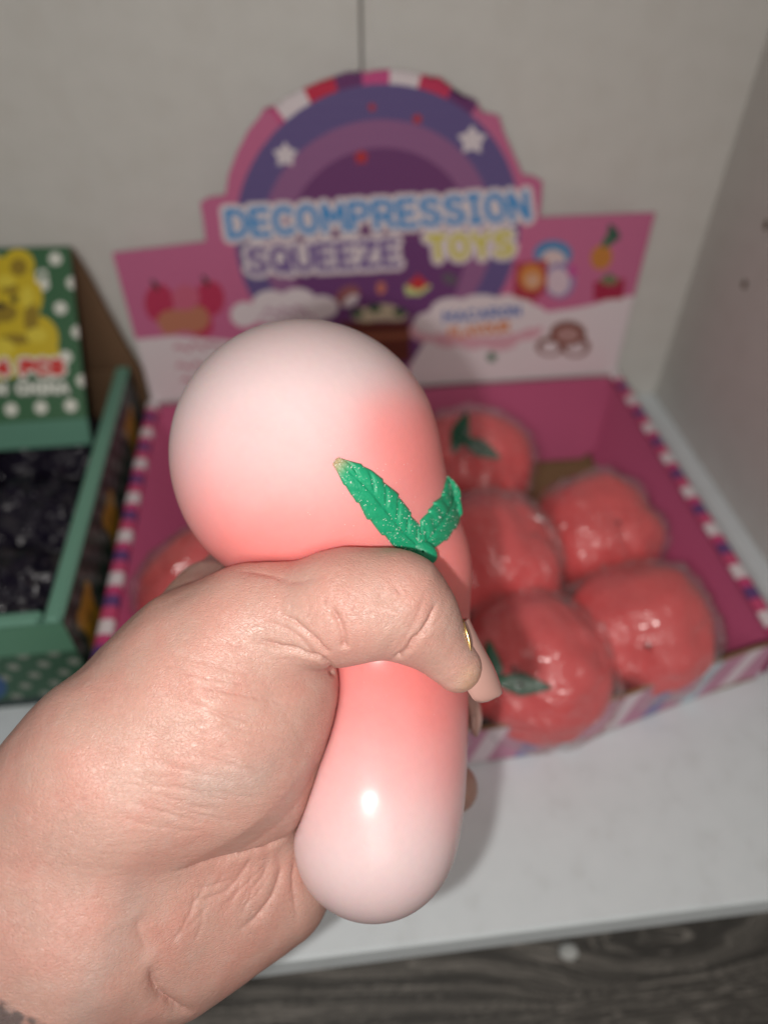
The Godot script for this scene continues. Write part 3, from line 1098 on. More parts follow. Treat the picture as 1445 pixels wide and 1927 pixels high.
	var rect := PackedVector2Array([Vector2(0, 0), Vector2(1, 0), Vector2(1, 1), Vector2(0, 1)])
	var lp := part("lid", slab(rect, func(p: Vector2) -> Vector3: return tl.lerp(tr, p.x).lerp(bl.lerp(br, p.x), p.y) - o, nn * 0.002, func(p: Vector2) -> Vector2: return p), lid_m, t)
	# its lower edge turns under in plain green
	var drop := Vector3(0, -0.042 * H, 0.006)
	part("lid_edge", slab(rect, func(p: Vector2) -> Vector3: return bl.lerp(br, p.x) + Vector3(0.0, -0.0004, 0.0004) + drop * p.y - o, Vector3(0, 0, 0.002), func(p: Vector2) -> Vector2: return p), mint, lp)
	# the bare kraft back of the lid, standing behind its printed face
	var kz := -1.335 * H
	var pts := [Vector2(-420, 500), Vector2(137, 470), Vector2(168, 520), Vector2(205, 590), Vector2(240, 652), Vector2(268, 698), Vector2(292, 800), Vector2(-420, 860)]
	var kp := PackedVector2Array()
	for p in pts:
		var q := on_z(p.x, p.y, kz)
		kp.append(Vector2(q.x, maxf(q.y, 0.004)))
	part("lid_back", slab(kp, func(p: Vector2) -> Vector3: return Vector3(p.x, p.y, kz) - o, Vector3(0, 0, 0.002), func(p: Vector2) -> Vector2: return p), kraft, lp)

func dotted(w: int, h: int, ground: Color, dot: Color, pitch: float, r: float, rows := 0.62) -> Print:
	var p := Print.new()
	p.im = Image.create(w, h, false, Image.FORMAT_RGB8)
	p.to = func(q: Vector2) -> Vector2: return q
	p.fill(ground)
	var row := 0
	var y := pitch * 0.4
	while y < h + r:
		var x := pitch * (0.3 if row % 2 == 0 else 0.8)
		while x < w + r:
			p.disc_raw(Vector2(x, y), r, dot)
			x += pitch
		y += pitch * rows
		row += 1
	return p

func bear(p: Print, at_: Vector2, r: float, c: Color, dark: Color) -> void:
	p.disc_raw(at_ + Vector2(-0.55, -0.75) * r, r * 0.3, c)
	p.disc_raw(at_ + Vector2(0.55, -0.75) * r, r * 0.3, c)
	p.disc_raw(at_ + Vector2(0, -0.35) * r, r * 0.66, c)
	p.disc_raw(at_ + Vector2(0, 0.6) * r, r * 0.8, c)
	p.disc_raw(at_ + Vector2(0, -0.2) * r, r * 0.22, dark)
	p.disc_raw(at_ + Vector2(0.1, 0.6) * r, r * 0.35, dark)

func dark_packets() -> void:
	var x1 := -0.378 * H - 0.010
	var zf := -0.652 * H - 0.010
	var m := mat(lin(0.012, 0.009, 0.020), 0.16, 0.5)
	var shapes := []
	for k in 3:
		var sd := 40.0 + 7.0 * k
		shapes.append(lump(48, func(d: Vector3) -> Vector3: return d * Vector3(0.031, 0.021, 0.027) * (0.86 + 0.30 * crumple(d, sd, 4.0))))
	var words := ["beside the mint rim at the box's front corner", "in the front row next to the corner packet", "in the second row against the mint rim", "in the second row away from the rim", "under the lid's green edge by the kraft flap", "under the lid away from the kraft flap"]
	var n := 0
	for row in 3:
		for col in 2:
			var where := Vector3(x1 - 0.027 - 0.057 * col, 0.0026, zf - 0.026 - 0.052 * row)
			if row == 2 and col == 0:
				where.x += 0.0
			var t := thing("dark_packet", "crumpled glossy black packet " + words[n], "packet", where, "black packets in the green box")
			var b := part("wrapper", shapes[n % 3], m, t, Vector3(0, 0.0245, 0))
			b.rotation.y = 0.5 * sin(n * 2.3)
			n += 1

# ---------------------------------------------------------------- the hand and the toy
func mm(v: float) -> float:
	return v * 0.001

func toy_and_hand() -> void:
	var hand := Field.new()
	# palm, ball of the thumb, wrist
	hand.group(0.010, 0.010)
	hand.add(at(-260, 1905, 0.15), at(230, 1450, 0.153), mm(20), mm(20.5))
	hand.add(at(230, 1450, 0.153), at(415, 1335, 0.16), mm(20.5), mm(22.8))
	hand.add(at(415, 1335, 0.16), at(500, 1280, 0.163), mm(22.8), mm(15.5))
	hand.add(at(420, 1420, 0.161), at(455, 1456, 0.165), mm(20.5), mm(17.6))
	hand.add(at(-190, 2060, 0.147), at(150, 1720, 0.151), mm(18.5), mm(19.2))
	hand.add(at(150, 1720, 0.151), at(300, 1640, 0.161), mm(19.2), mm(17.5))
	hand.add(at(170, 1775, 0.153), at(440, 1630, 0.171), mm(16.5), mm(16.2))
	hand.add(at(330, 1768, 0.161), at(512, 1662, 0.170), mm(15.6), mm(14.3))
	hand.add(at(300, 1650, 0.161), at(410, 1610, 0.167), mm(15.5), mm(14))
	hand.add(at(470, 1560, 0.19), at(440, 1330, 0.198), mm(19), mm(16))
	hand.add(at(440, 1330, 0.196), at(415, 1170, 0.19), mm(16), mm(9))
	hand.add(at(300, 1290, 0.17), at(375, 1150, 0.18), mm(14), mm(9.5))
	# thumb
	hand.group(0.005, 0.0030)
	hand.add(at(400, 1235, 0.16), at(490, 1175, 0.155), mm(14), mm(12.2))
	hand.add(at(490, 1175, 0.155), at(655, 1140, 0.1495), mm(12.2), mm(11.2))
	hand.add(at(655, 1140, 0.1495), at(745, 1134, 0.149), mm(11.2), mm(10.2))
	hand.add(at(745, 1134, 0.149), at(782, 1166, 0.15), mm(10), mm(7.8))
	hand.add(at(782, 1166, 0.15), at(860, 1256, 0.152), mm(7.8), mm(5.3))
	hand.soft_from = at(400, 1230, 0.15)
	hand.soft_dir = rt * (1.0 / (0.112e-3 * 190.0))
	# four fingers round the back of the toy
	var fingers := [
		[[395, 1112, 0.188, 8.0], [440, 1080, 0.210, 8.0], [480, 1100, 0.225, 8.4], [720, 1220, 0.240, 8.0], [862, 1336, 0.207, 6.8]],
		[[425, 1230, 0.205, 9.5], [540, 1300, 0.245, 9.0], [730, 1410, 0.240, 8.2], [850, 1482, 0.201, 7.2]],
		[[445, 1360, 0.205, 9.5], [560, 1430, 0.240, 8.6], [720, 1520, 0.236, 7.8], [800, 1560, 0.198, 6.8]],
		[[480, 1500, 0.200, 9.0], [580, 1560, 0.222, 8.0], [690, 1620, 0.220, 7.0], [740, 1640, 0.196, 6.0]],
	]
	for f in fingers:
		hand.group(0.004, 0.006)
		for k in f.size() - 1:
			hand.add(at(f[k][0], f[k][1], f[k][2]), at(f[k + 1][0], f[k + 1][1], f[k + 1][2]), mm(f[k][3]), mm(f[k + 1][3]))
	hand.all()
	var toy := Field.new()
	toy.group(0.020, 0.01)
	toy.add(at(573, 850, 0.178), at(575, 856, 0.178), mm(32.0), mm(32.0))
	toy.add(at(600, 900, 0.180), at(720, 1080, 0.181), mm(23.0), mm(17.0))
	toy.group(0.003, 0.020)
	var axis := [[724, 1085, 0.1860, 18.0], [732, 1160, 0.1930, 19.0], [735, 1230, 0.1892, 19.6], [728, 1300, 0.1826, 20.0], [720, 1370, 0.1762, 20.2], [713, 1440, 0.1712, 20.2], [706, 1505, 0.1672, 19.9], [703, 1556, 0.1652, 19.6]]
	for k in axis.size() - 1:
		toy.add(at(axis[k][0], axis[k][1], axis[k][2]), at(axis[k + 1][0], axis[k + 1][1], axis[k + 1][2]), mm(axis[k][3]), mm(axis[k + 1][3]))
	toy.cut = hand
	toy.all()
	make_toy(toy)
	make_hand(hand)

func make_toy(f: Field) -> void:
	var base := at(703, 1700, 0.166)
	var t := thing("squeeze_toy", "pale pink and coral peach toy squeezed to two bulges, with two green leaves", "toy", base)
	var s := net(f, 0.0016)
	settle(s, f)
	var s2 := finer(s, func(_a: int, _b: int, _c: int) -> bool: return true)
	# the dye sprayed on the rubber: coral round the waist and one flank, pale at both ends
	var mid := at(572, 851, 0.178)
	var k := 0.178 / F
	s2.c.resize(s2.v.size())
	for j in s2.v.size():
		var p := s2.v[j] - mid
		var x := 572.0 + p.dot(rt) / k
		var y := 851.0 - p.dot(up) / k
		var w := coarse.get_noise_3dv(s2.v[j] * 40.0) * 26.0 + fine.get_noise_3dv(s2.v[j] * 160.0) * 8.0
		var upper := smoothstep(740.0, 1060.0, y + 0.10 * (x - 575.0) + w)
		var flank := 1.0 - smoothstep(30.0, 190.0, Vector2(x, y).distance_to(Vector2(800, 850)) + w)
		var lower := 1.0 - smoothstep(1190.0, 1500.0, y - 0.40 * absf(x - 690.0) + w)
		var dye := (1.0 - (1.0 - upper) * (1.0 - 0.85 * flank)) * lower
		var mottle := 1.0 + 0.03 * fine.get_noise_3dv(s2.v[j] * 500.0)
		var pale := Color(0.725, 0.55, 0.56)
		var coral := Color(0.86, 0.232, 0.220)
		s2.c[j] = pale.lerp(coral, dye) * mottle
	for j in s2.v.size():
		s2.v[j] -= base
	var body := ArrayMesh.new()
	for half in 2:
		# the upper bulge is dulled by powder, the lower one is stretched tight and clean
		var rubber := mat(Color.WHITE, 0.66 if half == 0 else 0.27, 0.4 if half == 0 else 0.5)
		rubber.vertex_color_use_as_albedo = true
		rubber.subsurf_scatter_enabled = true
		rubber.subsurf_scatter_strength = 0.35
		var tri := PackedInt32Array()
		for j in range(0, s2.i.size(), 3):
			var y := 851.0 - (s2.v[s2.i[j]] + base - mid).dot(up) / k
			if (y > 1175.0) == (half == 1):
				tri.append_array([s2.i[j], s2.i[j + 1], s2.i[j + 2]])
		var one := Soup.new()
		one.v = s2.v
		one.n = s2.n
		one.c = s2.c
		one.i = tri
		body.add_surface_from_arrays(Mesh.PRIMITIVE_TRIANGLES, one.mesh().surface_get_arrays(0))
		body.surface_set_material(half, rubber)
	part("body", body, null, t)
	# ---- leaves: soft green rubber lying on the toy
	var green := mat(Color.WHITE, 0.42, 0.5)
	green.vertex_color_use_as_albedo = true
	green.subsurf_scatter_enabled = true
	green.subsurf_scatter_strength = 0.08
	bumpy(green, noise_tex(0.05, 256), 0.012, 90.0)
	var tops := []
	tops.append(leaf_on(f, t, base, green, [Vector2(790, 1032), Vector2(757, 1000), Vector2(722, 956), Vector2(682, 910), Vector2(630, 866)], [16.0, 31.0, 36.0, 30.0, 9.0], 0))
	tops.append(leaf_on(f, t, base, green, [Vector2(792, 1028), Vector2(818, 994), Vector2(840, 962), Vector2(849, 928), Vector2(842, 896)], [17.0, 30.0, 29.0, 17.0, 2.0], 1))
	# the round stub of the stem
	var d := hit(f, 795, 1033)
	var c := at(796, 1038, d - 0.0006)
	var ax := (at(812, 1052, d + 0.0002) - at(770, 1022, d)).normalized()
	var out := -ray(797, 1042).normalized()
	var third := ax.cross(out).normalized()
	var stub := lump(20, func(q: Vector3) -> Vector3: return c - base + ax * q.x * 0.0036 + out * q.y * 0.0020 + third * q.z * 0.0025, func(_q: Vector3) -> Color: return Color(0.01, 0.27, 0.13))
	part("stem", stub, green, t)
	# ---- grains of white powder caught on the leaves and beside them
	var grain := lump(5, func(q: Vector3) -> Vector3: return q * 0.0001)
	var mmi := MultiMeshInstance3D.new()
	mmi.name = "powder"
	mmi.set_meta("kind", "stuff")
	var mul := MultiMesh.new()
	mul.transform_format = MultiMesh.TRANSFORM_3D
	mul.mesh = grain
	var places := []
	for g in 520:
		var top: Array = tops[0] if rng.randf() < 0.62 else tops[1]
		var q: Array = top[rng.randi() % top.size()]
		if rng.randf() < 0.45 and q[2] > 0.45:
			continue
		places.append([q[0] + q[1] * 0.00003, q[1], rng.randf_range(0.35, 1.25) * (1.0 if rng.randf() < 0.93 else 2.2)])
	for g in 70:
		var x := rng.randf_range(640, 850)
		var y := rng.randf_range(850, 1040)
		var dd := hit(f, x, y)
		if dd > 0:
			places.append([at(x, y, dd), -ray(x, y).normalized(), rng.randf_range(0.3, 0.8)])
	for g in 150:
		var x := rng.randf_range(340, 880)
		var y := rng.randf_range(620, 1700)
		var dd := hit(f, x, y)
		if dd > 0:
			places.append([at(x, y, dd), -ray(x, y).normalized(), rng.randf_range(0.25, 0.6)])
	mul.instance_count = places.size()
	for g in places.size():
		var b := Basis.from_euler(Vector3(rng.randf() * TAU, rng.randf() * TAU, 0)) * Basis.from_scale(Vector3(rng.randf_range(0.6, 1.6), 0.6, 1.0) * places[g][2])
		mul.set_instance_transform(g, Transform3D(b, places[g][0] - base))
	mmi.multimesh = mul
	mmi.material_override = mat(lin(0.78, 0.80, 0.74), 0.9)
	t.add_child(mmi)

func leaf_on(f: Field, t: Node3D, base: Vector3, m: Material, line: Array, wide: Array, which: int) -> Array:
	# a leaf that follows the toy: its outline in directions, its distance from the toy it lies on
	var nu := 56
	var nv := 22
	var pos := []
	var nor := []
	var hgt := []
	var tops := []
	var last := 0.16
	for iu in nu + 1:
		var u := float(iu) / nu
		var seg := minf(u * (line.size() - 1), line.size() - 1.001)
		var k := int(seg)
		var fr := seg - k
		var a: Vector2 = line[maxi(k - 1, 0)]
		var b: Vector2 = line[k]
		var c: Vector2 = line[k + 1]
		var d: Vector2 = line[mini(k + 2, line.size() - 1)]
		var p := b.cubic_interpolate(c, a, d, fr)
		var q := b.cubic_interpolate(c, a, d, minf(fr + 0.05, 1.0)) - b.cubic_interpolate(c, a, d, maxf(fr - 0.05, 0.0))
		var side := q.normalized().orthogonal()
		var w := lerpf(wide[k], wide[k + 1], smoothstep(0.0, 1.0, fr))
		w *= 1.0 + 0.13 * (fposmod(1.0 - u * 6.0 + 0.2 * which, 1.0) - 0.5) * smoothstep(0.0, 0.2, u) * smoothstep(1.0, 0.85, u)
		if iu == nu:
			w *= 0.5
		for iv in nv + 1:
			var v := float(iv) / nv * 2.0 - 1.0
			var x := p + side * w * v
			var dd := hit(f, x.x, x.y)
			if dd < 0 or dd > 0.1735:
				dd = 0.1735 + 0.00002 * maxf(0.0, x.x - 840.0)
			var e := 1.0 - pow(absf(v), 3.0)
			# raised body, a groove for the midrib, herring-bone veins
			var vein := absf(fposmod(u * 7.0 + absf(v) * -1.1, 1.0) - 0.5) * 2.0
			var h := 0.0003 + 0.00085 * sqrt(maxf(e, 0.0)) * (0.35 + 0.65 * smoothstep(1.0, 0.7, u))
			h -= 0.00060 * exp(-pow(v / 0.08, 2.0)) * smoothstep(0.98, 0.8, u)
			h -= 0.00055 * smoothstep(0.34, 0.0, vein) * smoothstep(0.04, 0.2, absf(v)) * e
			pos.append(at(x.x, x.y, dd))
			hgt.append(h)
	var row := nv + 1
	var s := Soup.new()
	for iu in nu + 1:
		for iv in row:
			var k := iu * row + iv
			var du: Vector3 = pos[mini(iu + 1, nu) * row + iv] - pos[maxi(iu - 1, 0) * row + iv]
			var dv: Vector3 = pos[iu * row + mini(iv + 1, nv)] - pos[iu * row + maxi(iv - 1, 0)]
			var n := du.cross(dv).normalized()
			if n.dot(-fw) < 0:
				n = -n
			nor.append(n)
	for layer in 2:
		for k in pos.size():
			var h: float = hgt[k] if layer == 0 else -0.0006
			var u := float(k / row) / nu
			s.v.append(pos[k] + nor[k] * h - base)
			var tip := smoothstep(0.86, 1.0, u) * (1.0 if which == 0 else 0.0)
			s.c.append(Color(0.012, 0.30, 0.145).lerp(Color(0.62, 0.33, 0.19), tip * 0.75) * (1.0 + 0.12 * fine.get_noise_3dv(pos[k] * 400.0)))
			if layer == 0:
				tops.append([pos[k] + nor[k] * h, nor[k], u])
	var cnt := pos.size()
	var flip := false
	var fa := (s.v[row] - s.v[0]).cross(s.v[1] - s.v[0])
	flip = fa.dot(nor[0]) > 0.0
	for iu in nu:
		for iv in nv:
			var a := iu * row + iv
			var q := [a, a + 1, a + row + 1, a + row]
			if flip:
				q.reverse()
			s.i.append_array([q[0], q[1], q[2], q[0], q[2], q[3]])
			s.i.append_array([q[0] + cnt, q[2] + cnt, q[1] + cnt, q[0] + cnt, q[3] + cnt, q[2] + cnt])
	var ring := []
	for iv in nv:
		ring.append(iv)
	for iu in nu:
		ring.append(iu * row + nv)
	for iv in nv:
		ring.append(nu * row + nv - iv)
	for iu in nu:
		ring.append((nu - iu) * row)
	for k in ring.size():
		var a: int = ring[k]
		var b: int = ring[(k + 1) % ring.size()]
		if flip:
			s.i.append_array([a, b, b + cnt, a, b + cnt, a + cnt])
		else:
			s.i.append_array([a, b + cnt, b, a, a + cnt, b + cnt])
	s.smooth_normals()
	part("leaf", s.mesh(), m, t)
	return tops

func make_hand(f: Field) -> void:
	var base := at(60, 1760, 0.16)
	var t := thing("hand", "bare left hand with long nude nails squeezing the peach toy, thumb across its front", "hand", base)
	var s := net(f, 0.0016)
	settle(s, f)
	# folds of the skin as lines on the hand, each [width mm, depth mm, pixels ...]
	var folds := [
		[0.62, 1.5, 629, 1265, 615, 1249, 574, 1231, 519, 1215, 464, 1199],
		[0.6, 1.35, 641, 1258, 648, 1217, 640, 1176, 618, 1138],
		[0.55, 1.1, 636, 1262, 615, 1227, 583, 1195, 552, 1170, 520, 1150],
		[0.57, 0.44, 600, 1240, 570, 1205, 530, 1180, 480, 1165],
		[0.55, 1.15, 750, 1236, 784, 1199, 807, 1172, 822, 1130],
		[0.57, 0.32, 770, 1225, 800, 1190, 835, 1160],
		[0.57, 0.28, 745, 1225, 770, 1190, 790, 1150, 800, 1110],
		[0.75, 1.5, 545, 1574, 520, 1588, 480, 1602, 440, 1613, 390, 1625, 310, 1646],
		[0.8, 0.5, 486, 1596, 465, 1630, 436, 1668, 397, 1690, 340, 1700],
		[0.92, 0.79, 538, 1572, 528, 1644, 509, 1693, 480, 1730, 440, 1760],
		[0.80, 0.53, 515, 1580, 500, 1640, 470, 1680],
		[0.80, 0.53, 556, 1610, 552, 1670, 560, 1740],
		[1.1, 1.9, 280, 1815, 295, 1862, 325, 1894, 368, 1908],
		[2.6, 0.6, 258, 1720, 266, 1760, 281, 1805],
		[0.80, 0.39, 330, 1660, 390, 1670, 450, 1650],
		[1.49, 0.53, 437, 1072, 500, 1078, 560, 1092, 620, 1084],
	]
	for k in 34:
		# fine creases across the ball of the thumb
		var y := 1235.0 + k * 10.2 + rng.randf_range(-6, 6)
		var x := rng.randf_range(470, 600) - maxf(0.0, (y - 1400.0) * 0.5)
		var l := rng.randf_range(110, 220)
		var bend := rng.randf_range(-8, 12)
		folds.append([rng.randf_range(0.32, 0.50), rng.randf_range(0.09, 0.24), x, y, x - l * 0.35, y + bend * 0.5 - l * 0.06, x - l * 0.7, y + bend - l * 0.14, x - l, y + bend * 0.4 - l * 0.24])
	for k in 12:
		# fine creases that fan out from the heel of the palm
		var a := rng.randf_range(0.1, 1.0)
		var p := Vector2(lerpf(540, 320, a), lerpf(1600, 1660, a) + rng.randf_range(-20, 60))
		var d := Vector2(-0.45, 0.9).rotated(rng.randf_range(-0.35, 0.45)) * rng.randf_range(50, 120)
		folds.append([rng.randf_range(0.35, 0.55), rng.randf_range(0.12, 0.26), p.x, p.y, p.x + d.x * 0.5 + 6, p.y + d.y * 0.5, p.x + d.x, p.y + d.y])
	for k in 20:
		# creases bent round the thumb above its web
		var u := rng.randf()
		var p := Vector2(lerpf(520, 760, u), rng.randf_range(1075, 1120))
		var l := rng.randf_range(40, 95)
		folds.append([0.36, rng.randf_range(0.07, 0.17), p.x, p.y, p.x + 14 + 10 * u, p.y + l * 0.5, p.x + 12 - 30 * u, p.y + l])
	var lines := []
	for q in folds:
		var pts := PackedVector3Array()
		var box := AABB()
		for k in range(2, q.size(), 2):
			var d := hit(f, q[k], q[k + 1])
			if d > 0:
				var p := at(q[k], q[k + 1], d)
				box = AABB(p, Vector3.ZERO) if pts.is_empty() else box.expand(p)
				pts.append(p)
		if pts.size() < 2:
			continue
		lines.append([mm(q[0]), mm(q[1]), smoothed(pts), box.grow(mm(q[0]) * 4.8), lines.size() < 6])
	var all_of := func(_a: int, _b: int, _c: int) -> bool: return true
	var s1 := finer(s, all_of)
	var eye := cam_at
	var s2 := finer(s1, func(a: int, _b: int, _c: int) -> bool: return (eye - s1.v[a]).normalized().dot(s1.n[a]) > -0.1 and s1.v[a].distance_to(eye) < 0.225)
	var moved := PackedFloat32Array()
	moved.resize(s2.v.size())
	var right := rt / 0.00012
	var upw := up / 0.00012
	s2.c.resize(s2.v.size())
	var mid := at(722.5, 963.5, 0.16)
	for j in s2.v.size():
		var p := s2.v[j]
		var h := 0.0
		var wav := p + Vector3(fine.get_noise_3dv(p * 260.0), fine.get_noise_3dv(p * 260.0 + Vector3(30, 0, 0)), fine.get_noise_3dv(p * 260.0 + Vector3(0, 30, 0))) * 0.0003
		for q in lines:
			if not (q[3] as AABB).has_point(p):
				continue
			var w: float = q[0]
			var pts: PackedVector3Array = q[2]
			var best := 1e9
			var where := 0.0
			for k in pts.size() - 1:
				var c := Geometry3D.get_closest_point_to_segment(wav, pts[k], pts[k + 1])
				var dd := wav.distance_squared_to(c)
				if dd < best:
					best = dd
					where = (k + clampf(pts[k].distance_to(c) / pts[k].distance_to(pts[k + 1]), 0.0, 1.0)) / (pts.size() - 1)
			if best < w * w * 18.0:
				var r := sqrt(best) / w
				var fade := smoothstep(0.0, 0.3, 1.0 - where) * (1.0 if q[4] else smoothstep(0.0, 0.3, where))
				h += q[1] * fade * (-exp(-1.25 * r) + 0.05 * exp(-pow((r - 2.4) * 0.9, 2.0)))
		var x := 722.5 + (p - mid).dot(right)
		var y := 963.5 - (p - mid).dot(upw)
		# the lie of the skin: fine ridges that run round the limb, and a fine net of pores
		var ball := smoothstep(1180.0, 1260.0, y) * smoothstep(1640.0, 1560.0, y) * smoothstep(160.0, 330.0, x)
		var thumb := smoothstep(1250.0, 1190.0, y) * smoothstep(430.0, 520.0, x)
		h += 0.00006 * ball * fine.get_noise_2d(x * 0.011 + y * 0.01, y * 0.085 - x * 0.012)
		h += 0.00005 * thumb * fine.get_noise_2d(x * 0.075 + y * 0.045, y * 0.014 - x * 0.006)
		h += 0.00004 * fine.get_noise_3dv(p * 1300.0)
		h += 0.00025 * coarse.get_noise_3dv(p * 75.0)
		moved[j] = h
		# pigment: blotches of pink and of paler skin, veins, the yellow tip of the thumb, a tattoo on the wrist
		var base_c := Color(0.505, 0.298, 0.248)
		var red := coarse.get_noise_3dv(p * 85.0 + Vector3(9, 2, 4))
		var c := base_c.lerp(Color(0.535, 0.248, 0.205), clampf(0.45 + red * 1.1, 0.0, 1.0) * 0.5)
		var heel := smoothstep(260.0, 60.0, Vector2(x, y).distance_to(Vector2(428, 1655)))
		c = c.lerp(Color(0.54, 0.262, 0.212), heel * 0.45 * (0.7 + 0.6 * red))
		var vein := exp(-pow((y - (1400.0 - 0.25 * (x - 479.0)) + 22.0 * coarse.get_noise_2d(x * 0.008, 3.0)) / 34.0, 2.0)) * smoothstep(385.0, 445.0, x) * smoothstep(590.0, 515.0, x)
		vein += 0.9 * exp(-pow((x - (307.0 - 0.35 * (y - 1625.0)) + 20.0 * coarse.get_noise_2d(y * 0.01, 9.0)) / 26.0, 2.0)) * smoothstep(1500.0, 1580.0, y)
		c = c.lerp(Color(0.40, 0.295, 0.26), vein * 0.55)
		var tip := smoothstep(44.0, 8.0, Vector2(x, y).distance_to(Vector2(876, 1258)))
		c = c.lerp(Color(0.52, 0.32, 0.16), tip * 0.35)
		var ink := smoothstep(0.0, 0.25, 0.85 - Vector2((x - 128.0) / 84.0, (y - 1752.0) / 58.0).length() + 0.25 * fine.get_noise_2d(x * 0.03, y * 0.03))
		c = c.lerp(Color(0.06, 0.065, 0.07), ink * 0.8)
		var speck := fine.get_noise_3dv(p * 900.0 + Vector3(50, 0, 0))
		c = c * (1.0 + 0.07 * speck)
		var blot := smoothstep(0.15, 0.55, fine.get_noise_3dv(p * 210.0 + Vector3(0, 70, 0)))
		c = c.lerp(Color(0.54, 0.375, 0.33), blot * 0.22)
		s2.c[j] = c
	# the mesh lies in the hand's own axes, so that the grain of the skin runs across the ball of the thumb
	var own := Basis(rt, up, -fw)
	var back_turn := own.transposed()
	for j in s2.v.size():
		s2.v[j] = back_turn * (s2.v[j] + s2.n[j] * moved[j] - base)
	s2.smooth_normals()
	var skin := mat(Color.WHITE, 0.40, 0.5)
	skin.vertex_color_use_as_albedo = true
	skin.subsurf_scatter_enabled = true
	skin.subsurf_scatter_strength = 0.16
	bumpy(skin, skin_grain(), 0.019, 1.0 / 0.03)
	skin.uv1_world_triplanar = false
	part("skin", s2.mesh(), skin, t).basis = own
	# ---- nails
	var nude := mat(lin(0.50, 0.285, 0.245), 0.22, 0.5)
	nude.clearcoat_enabled = true
	nude.clearcoat = 0.4
	nude.clearcoat_roughness = 0.08
	var gold := mat(lin(0.75, 0.52, 0.2), 0.25)
	gold.metallic = 1.0
	var back := (rt * 0.82 + up * 0.36 - fw * 0.42).normalized()
	var th := part("thumbnail", nail_mesh([at(880, 1166, 0.1535), at(904, 1216, 0.1532), at(928, 1262, 0.1536), at(945, 1304, 0.1546)], back, [5.2, 6.2, 6.2, 5.4], 0.0008, base), nude, t)
	part("gold_trim", tube([at(870, 1165, 0.1500), at(877, 1187, 0.1492), at(883, 1210, 0.1488), at(886, 1234, 0.1487)], [0.00010, 0.00030, 0.00034, 0.00010], base), gold, th)
	part("fingernail", nail_mesh([at(890, 1296, 0.2045), at(902, 1325, 0.202), at(907, 1355, 0.200), at(898, 1388, 0.198)], (rt * 0.96 - fw * 0.1).normalized(), [3.6, 4.4, 4.2, 2.2], 0.0007, base), nude, t)

func tube(line: Array, radii: Array, base: Vector3) -> ArrayMesh:
	var s := Soup.new()
	var nu := 18
	var nv := 8
	for iu in nu + 1:
		var g := minf(float(iu) / nu * (line.size() - 1), line.size() - 1.001)
		var k := int(g)
		var fr := g - k
		var b: Vector3 = line[k]
		var c: Vector3 = line[k + 1]
		var p := b.cubic_interpolate(c, line[maxi(k - 1, 0)], line[mini(k + 2, line.size() - 1)], fr)
		var dir := (c - b).normalized()
		var x := dir.cross(fw).normalized()
		var y := dir.cross(x)
		for iv in nv:
			var a := TAU * iv / nv
			s.v.append(p + (x * cos(a) + y * sin(a)) * lerpf(radii[k], radii[k + 1], fr) - base)
	for iu in nu:
		for iv in nv:
			var a := iu * nv + iv
			var b := iu * nv + (iv + 1) % nv
			s.i.append_array([a, b, b + nv, a, b + nv, a + nv])
	s.smooth_normals()
	if s.n[0].dot(s.v[0] - s.v[nv / 2]) < 0.0:
		for k in range(0, s.i.size(), 3):
			var x := s.i[k]
			s.i[k] = s.i[k + 1]
			s.i[k + 1] = x
		s.smooth_normals()
	return s.mesh()

func skin_grain() -> ImageTexture:
	# a net of fine lines, longer across than along, with small plateaus between; repeats every 3 cm
	var n := FastNoiseLite.new()
	n.seed = 31
	n.noise_type = FastNoiseLite.TYPE_SIMPLEX_SMOOTH
	n.frequency = 1.0
	n.fractal_type = FastNoiseLite.FRACTAL_NONE
	var size := 600
	var lap := 90
	var wide := size + lap
	var raw := PackedFloat32Array()
	raw.resize(wide * wide)
	for y in wide:
		for x in wide:
			var wx := x + 9.0 * n.get_noise_2d(x * 0.02, y * 0.02)
			var wy := y + 9.0 * n.get_noise_2d(x * 0.02 + 70.0, y * 0.02)
			var a := absf(n.get_noise_2d((wx + wy * 0.5) * 0.018, (wy - wx * 0.28) * 0.075))
			var b := absf(n.get_noise_2d((wx - wy * 0.6) * 0.022 + 200.0, (wy + wx * 0.42) * 0.085))
			var c := absf(n.get_noise_2d(wx * 0.11 + 400.0, wy * 0.035))
			raw[y * wide + x] = smoothstep(0.0, 0.24, a) * 0.42 + smoothstep(0.0, 0.24, b) * 0.33 + smoothstep(0.0, 0.2, c) * 0.2 + 0.05 * n.get_noise_2d(x * 0.3, y * 0.3)
	var im := Image.create(size, size, false, Image.FORMAT_RF)
	for y in size:
		var fy := clampf(float(y) / lap, 0.0, 1.0)
		for x in size:
			var fx := clampf(float(x) / lap, 0.0, 1.0)
			var v := raw[y * wide + x]
			if fx < 1.0:
				v = lerpf(raw[y * wide + x + size], v, fx)
			if fy < 1.0:
				var w := raw[(y + size) * wide + x]
				if fx < 1.0:
					w = lerpf(raw[(y + size) * wide + x + size], w, fx)
				v = lerpf(w, v, fy)
			im.set_pixel(x, y, Color(v, v, v))
	return ImageTexture.create_from_image(im)

func smoothed(pts: PackedVector3Array) -> PackedVector3Array:
	var o := PackedVector3Array()
	for k in pts.size() - 1:
		var a := pts[maxi(k - 1, 0)]
		var d := pts[mini(k + 2, pts.size() - 1)]
		for j in 4:
			o.append(pts[k].cubic_interpolate(pts[k + 1], a, d, j / 4.0))
	o.append(pts[pts.size() - 1])
	return o

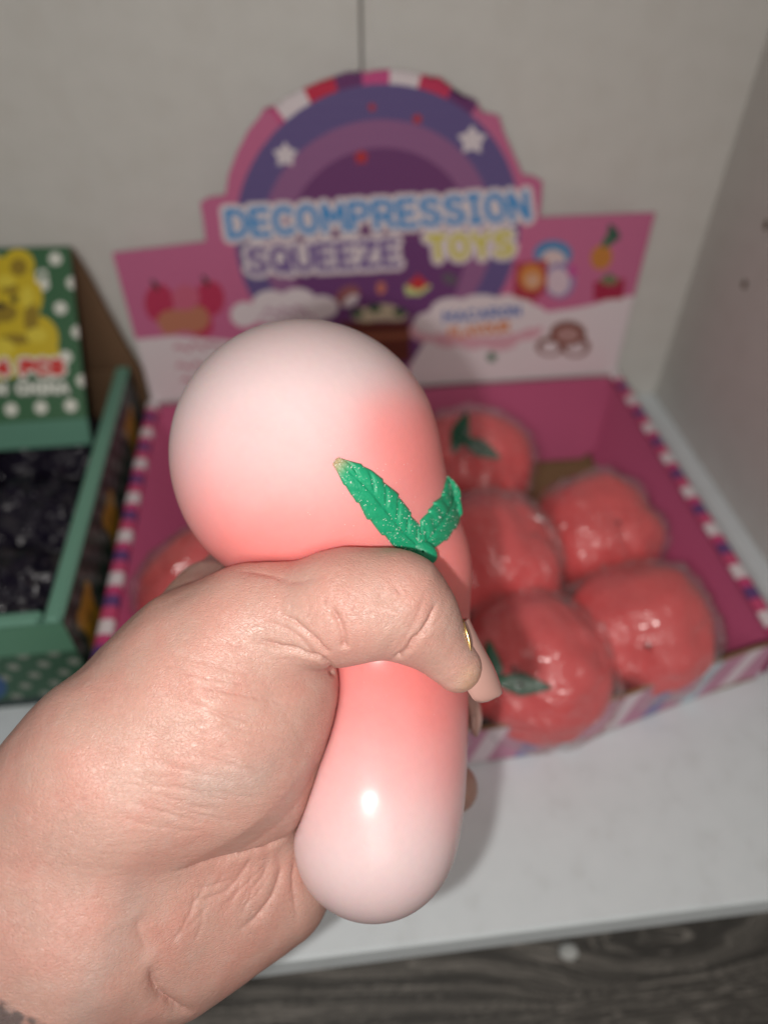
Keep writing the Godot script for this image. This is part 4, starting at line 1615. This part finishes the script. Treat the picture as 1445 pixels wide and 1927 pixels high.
func nail_mesh(line: Array, out: Vector3, wide: Array, thick: float, base: Vector3) -> ArrayMesh:
	# an arched plate along a line: out is where its back faces
	var s := Soup.new()
	var nu := 24
	var nv := 14
	var cells := []
	for iu in nu + 1:
		var g := minf(float(iu) / nu * (line.size() - 1), line.size() - 1.001)
		var k := int(g)
		var fr := g - k
		var a: Vector3 = line[maxi(k - 1, 0)]
		var b: Vector3 = line[k]
		var c: Vector3 = line[k + 1]
		var d: Vector3 = line[mini(k + 2, line.size() - 1)]
		var p := b.cubic_interpolate(c, a, d, fr)
		var dir := (c - b).lerp(d - b, 0.3 * fr).normalized()
		var o := (out - dir * out.dot(dir)).normalized()
		var side := dir.cross(o)
		var r := mm(lerpf(wide[k], wide[k + 1], fr))
		var past := maxf(0.0, (float(iu) / nu - 0.78) / 0.22)
		r *= sqrt(maxf(0.06, 1.0 - 0.92 * past * past))
		if iu == 0:
			r *= 0.82
		for iv in nv + 1:
			var ang := lerpf(-1.35, 1.35, float(iv) / nv)
			cells.append([p + side * sin(ang) * r + o * (cos(ang) - 1.0) * r, (o * cos(ang) + side * sin(ang)).normalized()])
	var row := nv + 1
	for layer in 2:
		for q in cells:
			s.v.append(q[0] + q[1] * (0.0 if layer == 0 else -thick) - base)
	var cnt := cells.size()
	for iu in nu:
		for iv in nv:
			var a := iu * row + iv
			s.i.append_array([a, a + row, a + row + 1, a, a + row + 1, a + 1])
			s.i.append_array([a + cnt, a + row + 1 + cnt, a + row + cnt, a + cnt, a + 1 + cnt, a + row + 1 + cnt])
	var ring := []
	for iv in nv:
		ring.append(iv)
	for iu in nu:
		ring.append(iu * row + nv)
	for iv in nv:
		ring.append(nu * row + nv - iv)
	for iu in nu:
		ring.append((nu - iu) * row)
	for k in ring.size():
		var a: int = ring[k]
		var b: int = ring[(k + 1) % ring.size()]
		s.i.append_array([a, b, b + cnt, a, b + cnt, a + cnt])
	# the winding follows the plate's own handedness
	var n0 := (s.v[row] - s.v[0]).cross(s.v[1] - s.v[0])
	if n0.dot(cells[0][1]) < 0.0:
		for k in range(0, s.i.size(), 3):
			var x := s.i[k]
			s.i[k] = s.i[k + 1]
			s.i[k + 1] = x
	s.smooth_normals()
	return s.mesh()
